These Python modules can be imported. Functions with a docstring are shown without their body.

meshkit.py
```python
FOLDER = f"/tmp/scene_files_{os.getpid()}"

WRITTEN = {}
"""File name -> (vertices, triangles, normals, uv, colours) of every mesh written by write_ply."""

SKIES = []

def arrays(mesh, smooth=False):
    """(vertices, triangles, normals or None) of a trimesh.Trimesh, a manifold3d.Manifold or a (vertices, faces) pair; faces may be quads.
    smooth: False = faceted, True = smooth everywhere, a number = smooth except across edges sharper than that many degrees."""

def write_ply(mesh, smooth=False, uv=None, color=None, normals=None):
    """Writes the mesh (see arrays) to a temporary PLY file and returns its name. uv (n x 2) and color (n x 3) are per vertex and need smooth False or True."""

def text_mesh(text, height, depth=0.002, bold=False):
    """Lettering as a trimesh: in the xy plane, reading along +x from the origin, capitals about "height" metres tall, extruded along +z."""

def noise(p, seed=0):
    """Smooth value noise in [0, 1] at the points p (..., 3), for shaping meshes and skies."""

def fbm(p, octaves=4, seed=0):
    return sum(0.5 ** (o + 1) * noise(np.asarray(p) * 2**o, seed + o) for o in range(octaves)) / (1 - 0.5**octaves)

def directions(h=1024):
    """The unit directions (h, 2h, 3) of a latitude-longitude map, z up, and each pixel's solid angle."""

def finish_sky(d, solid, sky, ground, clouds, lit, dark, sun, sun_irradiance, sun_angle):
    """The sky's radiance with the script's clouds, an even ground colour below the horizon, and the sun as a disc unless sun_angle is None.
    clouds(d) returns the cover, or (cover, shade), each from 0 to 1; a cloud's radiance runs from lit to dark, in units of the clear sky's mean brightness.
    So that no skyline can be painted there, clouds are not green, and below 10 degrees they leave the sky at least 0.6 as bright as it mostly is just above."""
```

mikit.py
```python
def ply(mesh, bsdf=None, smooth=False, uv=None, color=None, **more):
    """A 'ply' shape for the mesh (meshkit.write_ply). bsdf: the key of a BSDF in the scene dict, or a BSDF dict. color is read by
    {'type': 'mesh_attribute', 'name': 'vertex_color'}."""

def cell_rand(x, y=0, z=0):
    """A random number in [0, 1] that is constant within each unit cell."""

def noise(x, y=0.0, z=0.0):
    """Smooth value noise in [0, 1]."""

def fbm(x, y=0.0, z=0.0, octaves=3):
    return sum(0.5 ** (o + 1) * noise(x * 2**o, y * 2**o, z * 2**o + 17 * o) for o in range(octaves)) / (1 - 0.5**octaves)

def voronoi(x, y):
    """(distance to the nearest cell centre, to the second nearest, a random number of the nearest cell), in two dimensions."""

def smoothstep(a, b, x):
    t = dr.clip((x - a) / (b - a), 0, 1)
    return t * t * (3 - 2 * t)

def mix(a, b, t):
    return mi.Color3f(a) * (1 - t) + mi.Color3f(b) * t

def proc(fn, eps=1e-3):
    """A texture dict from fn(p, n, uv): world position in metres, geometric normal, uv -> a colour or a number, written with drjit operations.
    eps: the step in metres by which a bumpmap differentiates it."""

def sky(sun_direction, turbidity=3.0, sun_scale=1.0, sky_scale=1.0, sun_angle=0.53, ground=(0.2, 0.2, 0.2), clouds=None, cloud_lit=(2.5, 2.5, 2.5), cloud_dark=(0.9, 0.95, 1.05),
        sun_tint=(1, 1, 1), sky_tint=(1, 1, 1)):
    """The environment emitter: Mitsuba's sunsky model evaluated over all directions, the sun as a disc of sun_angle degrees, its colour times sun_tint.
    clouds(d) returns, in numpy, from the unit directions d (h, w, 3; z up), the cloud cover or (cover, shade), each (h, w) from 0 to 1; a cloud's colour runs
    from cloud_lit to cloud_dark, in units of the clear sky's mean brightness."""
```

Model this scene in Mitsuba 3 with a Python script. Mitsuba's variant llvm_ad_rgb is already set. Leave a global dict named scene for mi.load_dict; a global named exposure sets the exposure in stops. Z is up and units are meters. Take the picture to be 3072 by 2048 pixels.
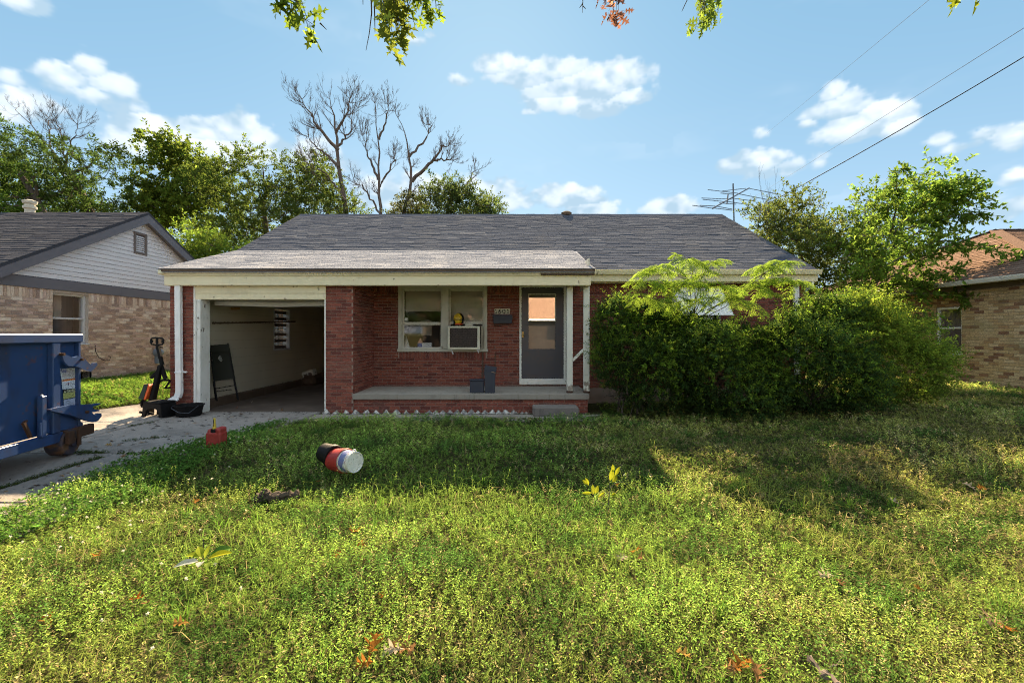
import math, random
import numpy as np, trimesh, shapely, drjit as dr, mitsuba as mi, mikit, meshkit
from shapely.geometry import Polygon
from mikit import noise, fbm, cell_rand, smoothstep, mix

T = mi.ScalarTransform4f
scene, labels = {}, {}
EYE = np.array([0.0, 0.0, 1.57])
FOC = 1365.0            # focal length for a picture 3072 wide
exposure = 4.12

# ---------------------------------------------------------------- camera, sky and sun
scene['camera'] = {'type': 'perspective', 'fov': math.degrees(2 * math.atan(1536 / FOC)), 'fov_axis': 'x', 'near_clip': 0.05, 'far_clip': 2000.0,
                   'principal_point_offset_y': 24 / 2048,
                   'to_world': T().look_at(origin=EYE.tolist(), target=[0, 10, 1.57], up=[0, 0, 1])}
SUN = (-0.05, 1.0, 0.748)
# cumulus puffs: azimuth (degrees right of +y), elevation, half width, half height (degrees), strength
CL = np.array([(-47.24, 26.22, 2.38, 1.27, 1), (-42.73, 23.16, 2.03, 1.5, 1), (-40.99, 22.2, 2.81, 1.94, 1), (-44.6, 21.68, 2.26, 1.54, 1), (-42.62, 20.95, 3.82, 1.24, 0.8), (-47.72, 20.59, 1.06, 0.8, 0.7), (-46.65, 18.75, 3.1, 1.63, 0.8), (-48.0, 17.8, 1.89, 1.46, 0.7), (-37.99, 19.05, 3.5, 1.63, 1), (-34.44, 20.08, 3.52, 1.83, 1), (-31.49, 20.86, 3.08, 1.98, 1), (-28.66, 20.29, 2.9, 1.57, 0.9), (-33.86, 18.5, 8.43, 1.98, 1), (-25.67, 18.78, 6.11, 2.14, 1), (-36.12, 17.41, 7.06, 1.78, 1), (-11.83, 32.25, 2.7, 0.74, 0.6), (-9.81, 32.78, 2.05, 0.94, 0.7), (-1.51, 30.21, 3.29, 1.15, 0.9), (1.85, 29.57, 5.17, 1.64, 1), (5.61, 29.78, 5.59, 1.63, 1), (9.32, 28.15, 6.87, 2.59, 1), (13.35, 28.6, 4.23, 1.81, 1), (14.93, 26.52, 3.29, 1.12, 0.9), (7.68, 26.44, 5.08, 1.46, 1), (10.95, 25.73, 4.08, 0.96, 0.9), (-10.22, 17.41, 5.92, 2.6, 0.9), (-14.62, 15.83, 7.04, 2.59, 0.9), (-2.35, 17.09, 3.99, 2.42, 1), (-0.67, 15.75, 3.76, 2.01, 1), (6.85, 16.22, 3.94, 2.21, 1), (9.73, 16.49, 2.74, 1.53, 0.9), (8.5, 14.62, 5.06, 1.79, 1), (19.52, 14.52, 3.55, 1.62, 0.9), (25.94, 18.4, 2.66, 1.49, 1), (28.92, 18.11, 2.88, 1.53, 1), (31.12, 17.25, 2.07, 1.06, 0.8), (35.23, 23.31, 1.41, 1.2, 1), (36.34, 21.87, 2.59, 1.67, 1), (38.97, 20.32, 2.7, 1.58, 1), (37.14, 19.76, 3.88, 1.7, 1), (33.81, 21.89, 1.79, 0.9, 0.8), (33.08, 20.99, 0.92, 0.49, 0.7), (40.21, 18.99, 1.64, 0.99, 0.8), (34.24, 17.23, 1.35, 0.87, 0.5), (28.85, 21.06, 1.01, 0.74, 0.4), (43.47, 17.14, 1.11, 0.64, 0.6), (44.77, 16.1, 1.18, 0.57, 0.5), (45.91, 16.87, 0.91, 0.49, 0.4), (47.96, 15.88, 1.69, 1.44, 1), (48.06, 12.96, 1.37, 0.92, 0.9), (48.15, 10.52, 2.3, 1.25, 0.7), (-6.52, 28.95, 1.02, 0.51, 0.3), (-23.94, 20.22, 2.36, 1.55, 0.6), (1.85, 25.79, 0.85, 0.31, 0.3)])

def clouds(d):
    az = np.degrees(np.arctan2(d[..., 0], d[..., 1])); el = np.degrees(np.arcsin(np.clip(d[..., 2], -1, 1)))
    w = np.stack([az * 0.16, el * 0.26, 0 * az], -1)
    n1 = 0.62 * meshkit.fbm(w * 1.5 + 11.3, 6, 3) + 0.38 * meshkit.fbm(w * 5.5 + 3.3, 5, 13); n2 = meshkit.fbm(w * 0.55 + 4.1, 3, 9)
    best = np.full(az.shape, -3.0); low = np.zeros(az.shape); thick = np.full(az.shape, -9.0)
    for a, e, ra, re, s in CL:
        m = (np.abs((az - a + 180) % 360 - 180) < 2.4 * ra) & (np.abs(el - e) < 3.2 * re)
        if not m.any():
            continue
        x, y = ((az[m] - a + 180) % 360 - 180) / ra, (el[m] - e) / re
        y = np.where(y < 0, y * 1.35, y)
        f = s * (1 - np.sqrt(x * x + y * y)) 
        b = best[m]; low[m] = np.where(f > b, np.clip(0.45 - y * 0.55, 0, 1), low[m]); best[m] = np.maximum(b, f) + 0.12 * np.clip(np.minimum(b, f) + 0.4, 0, 1)
    # the rest of the sky: added, denser cumulus to brighten the shaded fronts
    far = np.clip((np.abs(az) - 55) / 14, 0, 1)
    band = np.exp(-((el - 22) / 22) ** 2)
    best = np.maximum(best, np.where(far > 0, (n2 - 0.47) * 5 * far - (1 - far), -3))
    v = best + (n1 - 0.5) * 2.7
    t = np.clip((v + 0.05) / 0.38, 0, 1); cover = t * t * (3 - 2 * t)
    wisp = np.clip((meshkit.fbm(np.stack([az * 0.05, el * 0.22, 0 * az], -1) + 71.0, 5, 21) - 0.50) * 4, 0, 1); cover = cover + (1 - cover) * 0.22 * wisp
    n3 = meshkit.fbm(w * 2.6 + 31.0, 4, 5)
    sun = np.array(SUN) / np.linalg.norm(SUN); back = 0.5 + 0.5 * (d @ sun)            # greyer towards the sun; brighter clouds opposite are added fill for the shade
    shade = 0.06 + 0.48 * back + 0.26 * low + 1.0 * np.clip(n3 - 0.40, 0, 1) - 0.20 * np.clip(v, 0, 1)
    veil = VEIL                                     # a thin even veil over the whole sky
    total = veil + (1 - veil) * cover
    haze = 1 - 0.33 * np.exp(-np.maximum(el, 0) / 15)      # paler towards the horizon
    tone = (cover * np.clip(shade, 0, 0.78) + (1 - cover) * veil * haze) / np.maximum(cover + (1 - cover) * veil, 1e-6)
    return cover + (1 - cover) * veil, np.clip(tone, 0, 1)

VEIL = 0.80
scene['sky'] = mikit.sky(SUN, turbidity=2.6, sun_scale=0.95, sky_scale=0.45, clouds=clouds, cloud_lit=(2.6, 2.55, 2.5), cloud_dark=(0.335, 0.77, 1.13), sun_tint=(1.0, 0.94, 0.82), ground=(0.15, 0.16, 0.09))

# ---------------------------------------------------------------- helpers
RNG = np.random.default_rng(7)
COUNT = {}

def numbered(key):
    if key not in COUNT:
        COUNT[key] = 0
        return key
    COUNT[key] += 1
    return f'{key}_{COUNT[key]:03d}'

def tag(key, label=None, cat=None, group=None, kind=None):
    d = labels.setdefault(key, {})
    for k, v in (('label', label), ('category', cat), ('group', group), ('kind', kind)):
        if v:
            d[k] = v
    return key

def put(key, mesh, bsdf, smooth=False, label=None, cat=None, group=None, kind=None, uv=None, color=None):
    """one entry of the scene; mesh: trimesh, list of them, or (v, f)"""
    if isinstance(mesh, list):
        mesh = join(mesh)
    key = numbered(key)
    scene[key] = mikit.ply(mesh, bsdf, smooth=smooth, uv=uv, color=color)
    if label or cat or group or kind:
        tag(key, label, cat, group, kind)
    return key

def join(ms):
    vs, fs, n = [], [], 0
    for m in ms:
        v, f = (m.vertices, m.faces) if hasattr(m, 'vertices') else m
        vs.append(np.asarray(v)); fs.append(np.asarray(f) + n); n += len(v)
    return trimesh.Trimesh(np.vstack(vs), np.vstack(fs), process=False)

BOXV = np.array([[x, y, z] for x in (0, 1) for y in (0, 1) for z in (0, 1)], float)
BOXF = np.array([[0, 1, 3], [0, 3, 2], [4, 6, 7], [4, 7, 5], [0, 4, 5], [0, 5, 1], [2, 3, 7], [2, 7, 6], [0, 2, 6], [0, 6, 4], [1, 5, 7], [1, 7, 3]])

def box(x0, x1, y0, y1, z0, z1):
    lo, hi = np.array([x0, y0, z0], float), np.array([x1, y1, z1], float)
    return trimesh.Trimesh(lo + BOXV * (hi - lo), BOXF, process=False)

def cbox(x0, x1, y0, y1, z0, z1, b=0.006):
    """box with chamfered edges"""
    lo, hi = np.array([x0, y0, z0], float), np.array([x1, y1, z1], float)
    b = min(b, *(0.45 * (hi - lo)))
    pts = []
    for c in BOXV:
        p = lo + c * (hi - lo); s = 1 - 2 * c
        for k in range(3):
            o = np.full(3, b); o[k] = 0
            pts.append(p + s * o)
    return trimesh.convex.convex_hull(np.array(pts))

class Frame:
    """wall coordinates: u along the wall, z up, d out of it"""
    def __init__(self, o, u, n):
        self.o, self.u, self.n = (np.array(x, float) for x in (o, u, n))
        self.u /= np.linalg.norm(self.u); self.n /= np.linalg.norm(self.n)
    def at(self, u, z, d=0.0):
        u, z, d = np.broadcast_arrays(np.asarray(u, float), np.asarray(z, float), np.asarray(d, float))
        return self.o + u[..., None] * self.u + d[..., None] * self.n + z[..., None] * np.array([0, 0, 1.0])
    def box(self, u0, u1, z0, z1, d0, d1):
        v = BOXV * [u1 - u0, d1 - d0, z1 - z0] + [u0, d0, z0]
        m = trimesh.Trimesh(self.at(v[:, 0], v[:, 2], v[:, 1]), BOXF, process=False)
        return m if np.dot(np.cross(self.u, self.n), [0, 0, 1]) > 0 else trimesh.Trimesh(m.vertices, BOXF[:, ::-1], process=False)
    def cbox(self, u0, u1, z0, z1, d0, d1, b=0.006):
        m = cbox(u0, u1, d0, d1, z0, z1, b); v = m.vertices
        return trimesh.convex.convex_hull(self.at(v[:, 0], v[:, 2], v[:, 1]))
    def prism(self, poly, d0, d1):
        """poly: (u, z) points, convex or not"""
        m = trimesh.creation.extrude_polygon(Polygon(poly), d1 - d0, engine='earcut'); v = m.vertices
        f = m.faces if np.dot(np.cross(self.u, [0, 0, 1]), self.n) > 0 else m.faces[:, ::-1]
        return trimesh.Trimesh(self.at(v[:, 0], v[:, 1], v[:, 2] + d0), f, process=False)
    def ray(self, px, py):
        """(u, z) where the sight line through a pixel of the photograph meets the wall"""
        r = np.array([(px - 1536) / FOC, 1.0, (1000 - py) / FOC]); t = np.dot(self.o - EYE, self.n) / np.dot(r, self.n)
        p = EYE + r * t - self.o
        return float(np.dot(p, self.u)), float(p[2])
    def matrix(self, u0, u1, z0, z1, d0, d1):
        m = np.eye(4); m[:3, 0] = self.u * (u1 - u0); m[:3, 1] = self.n * (d1 - d0); m[:3, 2] = [0, 0, z1 - z0]; m[:3, 3] = self.at(u0, z0, d0)
        return m

def W(px, py, Y):
    """the point at distance Y on the sight line through a pixel of the photograph"""
    return np.array([(px - 1536) / FOC * Y, Y, EYE[2] + (1000 - py) / FOC * Y])

def holed(fr, u0, u1, z0, z1, holes, d0, d1):
    us = sorted({u0, u1, *[min(max(h[k], u0), u1) for h in holes for k in (0, 1)]}); zs = sorted({z0, z1, *[min(max(h[k], z0), z1) for h in holes for k in (2, 3)]})
    out = []
    for a, b in zip(us, us[1:]):
        run = None
        for c, d in zip(zs, zs[1:]):
            hole = any(h[0] < (a + b) / 2 < h[1] and h[2] < (c + d) / 2 < h[3] for h in holes)
            if not hole:
                run = (run[0], d) if run else (c, d)
            if run and (hole or d == z1):
                out.append(fr.box(a, b, run[0], run[1], d0, d1)); run = None
    return out

def brick_cells(u0, u1, z0, z1, holes=(), course=0.0677, length=0.2032, joint=0.010, soldier=None, phase=0.0, rng=RNG):
    """(u0, u1, z0, z1) of every brick of a running bond, clipped at the holes; soldier = (z0, z1) of an upright row"""
    cells = []
    n = int(round((z1 - z0) / course)); course = (z1 - z0) / n
    for k in range(n):
        za, zb = z0 + k * course + joint / 2, z0 + (k + 1) * course - joint / 2
        if soldier and za > soldier[0] - course * 0.5 and zb < soldier[1] + course * 0.5:
            continue
        cuts = [(h[0], h[1]) for h in holes if h[2] < (za + zb) / 2 < h[3]]
        at = u0 - length * (0.5 * (k % 2) + phase % 1)
        while at < u1:
            spans = [(max(at + joint / 2, u0), min(at + length - joint / 2, u1))]
            for c in cuts:
                spans = [s for a, b in spans for s in ((a, min(b, c[0])), (max(a, c[1]), b))]
            cells += [(a, b, za, zb) for a, b in spans if b - a > 0.018]
            at += length
    if soldier:
        at = u0
        while at + 0.03 < u1:
            a, b = at + joint / 2, min(at + 0.0677 - joint / 2, u1)
            if not any(h[0] < (a + b) / 2 < h[1] and h[2] < (soldier[0] + soldier[1]) / 2 < h[3] for h in holes):
                cells.append((a, b, soldier[0] + joint / 2, soldier[1] - joint / 2))
            at += 0.0677
    return cells

TONES = 10
def unit_brick(bsdf):
    return [mikit.ply((BOXV, BOXF), bsdf, smooth=False, uv=np.tile([(k + 0.5) / TONES, 0.5], (8, 1))) for k in range(TONES)]

def lay_bricks(parent, parts, bsdf, most=290, score=None, seed=1):
    """parts: list of (frame, cells). The largest in view become parts called brick, the rest one part brickwork"""
    rng = np.random.default_rng(seed); unit = unit_brick(bsdf); alls = []
    for fr, cells in parts:
        for c in cells:
            p = fr.at((c[0] + c[1]) / 2, (c[2] + c[3]) / 2); v = p - EYE
            size = (c[1] - c[0]) * (c[3] - c[2]) * abs(np.dot(v, fr.n)) / np.linalg.norm(v) ** 3
            px = 1536 + FOC * v[0] / max(v[1], 0.1)
            if px < 3 or px > 3069 or (score and not score(px, 1000 - FOC * v[2] / max(v[1], 0.1))):
                size *= 1e-4
            alls.append((size, fr, c, rng.integers(TONES), rng.uniform(0.0065, 0.0105)))
    order = sorted(range(len(alls)), key=lambda i: -alls[i][0])
    for i in order[:most]:
        _, fr, c, tone, d = alls[i]
        key = numbered(parent + '__brick')
        scene[key] = {**unit[tone], 'to_world': T(fr.matrix(*c, -0.004, d))}
    vs, fs, uv, n = [], [], [], 0
    for i in order[most:]:
        _, fr, c, tone, d = alls[i]
        v = BOXV * [c[1] - c[0], d + 0.004, c[3] - c[2]] + [c[0], -0.004, c[2]]
        vs.append(fr.at(v[:, 0], v[:, 2], v[:, 1])); fs.append(BOXF + n); uv.append(np.tile([(tone + 0.5) / TONES, 0.5], (8, 1))); n += 8
    if vs:
        put(parent + '__brickwork', (np.vstack(vs), np.vstack(fs)), bsdf, uv=np.vstack(uv), kind='stuff')

def tubes(lines, sides=6):
    """one mesh of tapering tubes; lines: list of (points, radii)"""
    vs, fs, n = [], [], 0
    ang = np.arange(sides) * 2 * np.pi / sides; cs, sn = np.cos(ang)[None, :, None], np.sin(ang)[None, :, None]
    for pts, rad in lines:
        p = np.asarray(pts, float); k = len(p); r = np.broadcast_to(np.asarray(rad, float), (k,))
        t = np.gradient(p, axis=0); t /= np.linalg.norm(t, axis=1, keepdims=True) + 1e-12
        ref = np.array([0.31, 0.17, 0.93]) if abs(t[:, 2]).mean() < 0.8 else np.array([0.95, 0.2, 0.1])
        a = np.cross(t, ref); a /= np.linalg.norm(a, axis=1, keepdims=True) + 1e-12; b = np.cross(t, a)
        ring = p[:, None] + r[:, None, None] * (a[:, None] * cs + b[:, None] * sn)
        vs.append(ring.reshape(-1, 3)); vs.append(p[[0, -1]])
        i = np.arange(sides); j = (i + 1) % sides
        base = (np.arange(k - 1) * sides)[:, None]
        q = np.stack([base + i, base + j, base + sides + j, base + sides + i], -1).reshape(-1, 4)
        fs += [q[:, [0, 2, 1]] + n, q[:, [0, 3, 2]] + n, np.stack([i, j, np.full(sides, k * sides)], 1) + n, np.stack([j, i, np.full(sides, k * sides + 1)], 1) + (k - 1) * 0 + n]
        fs[-1][:, :2] += (k - 1) * sides
        n += k * sides + 2
    return trimesh.Trimesh(np.vstack(vs), np.vstack(fs), process=False)

def bar(a, b, w, h=None, up=(0, 0, 1)):
    """square bar from a to b"""
    a, b = np.array(a, float), np.array(b, float); h = h or w
    t = (b - a) / np.linalg.norm(b - a); s = np.cross(t, up); s /= np.linalg.norm(s); q = np.cross(s, t)
    v = np.array([p + s * x * w / 2 + q * y * h / 2 for p in (a, b) for x in (-1, 1) for y in (-1, 1)])
    return trimesh.convex.convex_hull(v)

def lathe(profile, sections=28):
    return trimesh.creation.revolve(np.array(profile, float), sections=sections)

def moved(m, loc=(0, 0, 0), rot=None, scale=None):
    v = np.array(m.vertices)
    if scale is not None:
        v = v * scale
    if rot is not None:
        v = v @ np.asarray(rot).T
    return trimesh.Trimesh(v + np.asarray(loc, float), m.faces, process=False)

def rot(axis, deg):
    return trimesh.transformations.rotation_matrix(math.radians(deg), axis)[:3, :3]

# leaves ----------------------------------------------------------------
def unit(v):
    return v / (np.linalg.norm(v, axis=-1, keepdims=True) + 1e-12)

class Foliage:
    """collects leaves as folded diamonds with a colour each"""
    def __init__(self, rng):
        self.v, self.f, self.c, self.n, self.rng = [], [], [], 0, rng
    def leaves(self, B, A, N, l, w, col, fold=0.25, belly=0.42):
        k = len(B); l, w = np.broadcast_to(l, (k,))[:, None], np.broadcast_to(w, (k,))[:, None]
        S = np.cross(A, N); tip = B + A * l - N * l * 0.12; mid = B + A * l * belly + N * w * fold
        V = np.stack([B, tip, mid + S * w / 2, mid - S * w / 2], 1).reshape(-1, 3)
        i = (np.arange(k) * 4)[:, None]
        F = np.vstack([i + [0, 2, 1], i + [0, 1, 3]])
        self.v.append(V); self.f.append(F + self.n); self.c.append(np.repeat(col, 4, 0)); self.n += len(V)
    def blades(self, B, D, l, w, col, bend=0.5):
        k = len(B); l, w = np.broadcast_to(l, (k,))[:, None], np.broadcast_to(w, (k,))[:, None]
        up = np.array([0, 0, 1.0]); S = unit(np.cross(D, self.rng.normal(size=(k, 3))))
        H = unit(D * [1, 1, 0] + 1e-6); mid = B + D * l * 0.55; tip = B + D * l * 0.85 + H * l * bend - up * l * bend * 0.35
        V = np.stack([B - S * w / 2, B + S * w / 2, mid - S * w * 0.4, mid + S * w * 0.4, tip], 1).reshape(-1, 3)
        i = (np.arange(k) * 5)[:, None]
        self.v.append(V); self.f.append(np.vstack([i + [0, 1, 3], i + [0, 3, 2], i + [2, 3, 4]]) + self.n); self.c.append(np.repeat(col, 5, 0)); self.n += len(V)
    def shoots(self, P, D, L, n, ll, lw, col, spread=0.9, up=0.25, t0=0.15, jit=0.35, droop=0.0, stem=0.0, colj=0.22, stemcol=(0.10, 0.09, 0.04), flat=0.6, fold=0.25):
        """n leaves along each shoot from P in direction D; col (k, 3) per shoot"""
        r = self.rng; k = len(P); L = np.broadcast_to(L, (k,)); D = unit(D)
        t = np.clip(t0 + (1 - t0) * (np.arange(n)[None] + r.uniform(0, 0.9, (k, n))) / n, 0, 1)
        pos = P[:, None] + D[:, None] * (L[:, None] * t)[..., None]
        pos[..., 2] -= droop * L[:, None] * t * t
        s1 = unit(np.cross(D, r.normal(size=(k, 3)))); s2 = np.cross(D, s1)
        ph = r.uniform(0, 6.28, (k, 1)) + np.arange(n)[None] * 2.4 + r.normal(0, 0.3, (k, n))
        side = s1[:, None] * np.cos(ph)[..., None] + s2[:, None] * np.sin(ph)[..., None]
        A = D[:, None] * 0.55 + side * spread + np.array([0, 0, up]) + r.normal(0, jit, (k, n, 3)) * 0.6; A[..., 2] -= droop * 0.6
        A = unit(A).reshape(-1, 3)
        ref = np.array([0, 0, 1.0]) * flat + r.normal(0, 0.6, (k * n, 3)); N = unit(ref - A * (ref * A).sum(-1, keepdims=True))
        cc = np.repeat(np.asarray(col), n, 0) * np.exp(r.normal(0, colj, (k * n, 1))) * np.exp(r.normal(0, 0.06, (k * n, 3)))
        sz = r.uniform(0.7, 1.25, k * n) * np.repeat(np.broadcast_to(ll, (k,)), n)
        self.leaves(pos.reshape(-1, 3), A, N, sz, sz * lw, cc, fold=fold)
        if stem:
            e = P + D * L[:, None]; e[:, 2] -= droop * L
            S = s1 * stem; V = np.stack([P - S, P + S, e], 1).reshape(-1, 3); i = (np.arange(k) * 3)[:, None]
            self.v.append(V); self.f.append(i + [0, 1, 2] + self.n); self.c.append(np.repeat(np.broadcast_to(stemcol, (k, 3)), 3, 0)); self.n += len(V)
    def put(self, key, bsdf='leaf', **more):
        return put(key, (np.vstack(self.v), np.vstack(self.f)), bsdf, color=np.clip(np.vstack(self.c), 0, 1), **more)

def branch_line(a, b, rng, wob=0.08, n=6, sag=0.0):
    a, b = np.array(a, float), np.array(b, float); t = np.linspace(0, 1, n)[:, None]; L = np.linalg.norm(b - a)
    w = np.cumsum(rng.normal(0, wob * L / n ** 0.5, (n, 3)), 0) * np.sin(t * np.pi)
    p = a + (b - a) * t + w
    p[:, 2] += sag * L * np.sin(t[:, 0] * np.pi)
    return p

def twigs(lines, p, d, L, r, depth, rng, crook=0.35, kids=(2, 4), shrink=(0.5, 0.8), ang=(0.35, 0.9), up=0.12, tips=None, rmin=0.004):
    """a crooked bare branch with side branches"""
    n = 5 if depth > 1 else 4; pts = [p]; d = d / np.linalg.norm(d)
    for k in range(n):
        d = d + rng.normal(0, crook, 3) * 0.5 + np.array([0, 0, up * 0.4]); d /= np.linalg.norm(d)
        pts.append(pts[-1] + d * L / n)
    pts = np.array(pts); rad = np.linspace(r, max(r * 0.45, rmin * 0.7), n + 1)
    lines.append((pts, rad))
    if depth == 0:
        if tips is not None:
            tips.append((pts[-1], d))
        return
    for k in range(rng.integers(kids[0], kids[1] + 1)):
        i = rng.integers(1, n + 1); base = pts[i]; t = unit(pts[i] - pts[i - 1]); s = unit(np.cross(t, rng.normal(size=3))); a = rng.uniform(*ang)
        twigs(lines, base, t * math.cos(a) + s * math.sin(a), L * rng.uniform(*shrink), max(rad[i] * rng.uniform(0.5, 0.75), rmin), depth - 1, rng, crook, kids, shrink, ang, up, tips, rmin)
    twigs(lines, pts[-1], d, L * rng.uniform(0.55, 0.8), rad[-1], depth - 1, rng, crook, kids, shrink, ang, up, tips, rmin)

# ---------------------------------------------------------------- materials
def matt(name, tex):
    scene[name] = {'type': 'twosided', 'front': {'type': 'diffuse', 'reflectance': tex}}

def mat(name, color, rough=0.6, spec=0.4, metal=0.0, bump=None, scale=1.0, eps=2e-3):
    c = color if isinstance(color, dict) else {'type': 'rgb', 'value': list(color)}
    b = {'type': 'principled', 'base_color': c, 'roughness': rough, 'specular': spec, 'metallic': metal}
    if bump:
        b = {'type': 'bumpmap', 'texture': mikit.proc(bump, eps), 'scale': scale, 'nested': b}
    scene[name] = {'type': 'twosided', 'front': b}
    return name

def tone_brick(stops, spot, amount):
    def fn(p, n, uv):
        t = uv.x
        c = mi.Color3f(stops[0])
        k = len(stops)
        for i in range(1, k):
            c = mix(c, stops[i], dr.select(t > i / k, 1.0, 0.0))
        g = fbm(p.x * 55, p.y * 55, p.z * 55, 3); h = fbm(p.x * 2.3 + 3, p.y * 2.3, p.z * 2.3, 3)
        c = c * (0.62 + 0.76 * g)
        return mix(c, spot, smoothstep(0.55, 0.85, h) * amount)
    return mikit.proc(fn)

mat('brick_red', tone_brick([(.200, .062, .045), (.172, .052, .037), (.232, .076, .051), (.130, .042, .033), (.210, .066, .047)], (.17, .10, .08), 0.45), 0.85, 0.25)
mat('brick_tan', tone_brick([(.53, .41, .32), (.44, .325, .25), (.60, .49, .39), (.37, .255, .195), (.64, .54, .45), (.49, .36, .30), (.30, .215, .18)], (.34, .25, .2), 0.4), 0.85, 0.25)
mat('brick_brown', tone_brick([(.48, .33, .17), (.54, .39, .22), (.40, .25, .13), (.51, .36, .20), (.24, .13, .08), (.57, .43, .26), (.46, .34, .19), (.34, .19, .11)], (.30, .26, .12), 0.5), 0.85, 0.25)
mat('mortar', mikit.proc(lambda p, n, uv: mix((.25, .175, .14), (.34, .26, .21), fbm(p.x * 9, p.y * 9, p.z * 9))), 0.95, 0.1)
mat('mortar_light', mikit.proc(lambda p, n, uv: mix((.40, .35, .30), (.50, .45, .40), fbm(p.x * 9, p.y * 9, p.z * 9))), 0.95, 0.1)

def shingle_tone(a, b, c, streak):
    def fn(p, n, uv):
        col = mix(a, b, uv.x); col = mix(col, c, smoothstep(0.72, 0.95, uv.x) * 0.8)
        g = noise(p.x * 160, p.y * 160, p.z * 160); s = fbm(p.x * 1.3, p.y * 0.35, p.z * 0.35, 4)
        return mix(col * (0.65 + 0.7 * g), streak, smoothstep(0.5, 0.8, s) * 0.45)
    return mikit.proc(fn)

matt('shingle_grey_dim', shingle_tone((.082, .092, .120), (.115, .126, .152), (.165, .172, .195), (.13, .134, .148)))  # main roof: darkened in the colour for the grazing sun
matt('shingle_grey_lit', shingle_tone((.24, .255, .30), (.32, .335, .375), (.39, .395, .42), (.36, .355, .365)))  # porch roof: same shingles, stronger sun put into the colour
matt('shingle_dark', shingle_tone((.055, .058, .072), (.078, .081, .095), (.105, .107, .12), (.085, .085, .09)))
matt('shingle_salmon', shingle_tone((.26, .17, .13), (.30, .20, .155), (.33, .23, .18), (.28, .2, .16)))
matt('shingle_brown', shingle_tone((.150, .102, .080), (.185, .128, .102), (.215, .155, .125), (.175, .125, .10)))

def painted(base, dirt, amount, chip=None, chip_at=0.8):
    def fn(p, n, uv):
        d = fbm(p.x * 2.2, p.y * 2.2, p.z * 5, 4); f = fbm(p.x * 30, p.y * 30, p.z * 9, 3)
        c = mix(base, dirt, smoothstep(0.40, 0.78, d * 0.6 + f * 0.4) * amount)
        return mix(c, chip, smoothstep(chip_at, chip_at + 0.05, fbm(p.x * 14 + 5, p.y * 14, p.z * 8, 4))) if chip else c
    return mikit.proc(fn)

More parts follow.
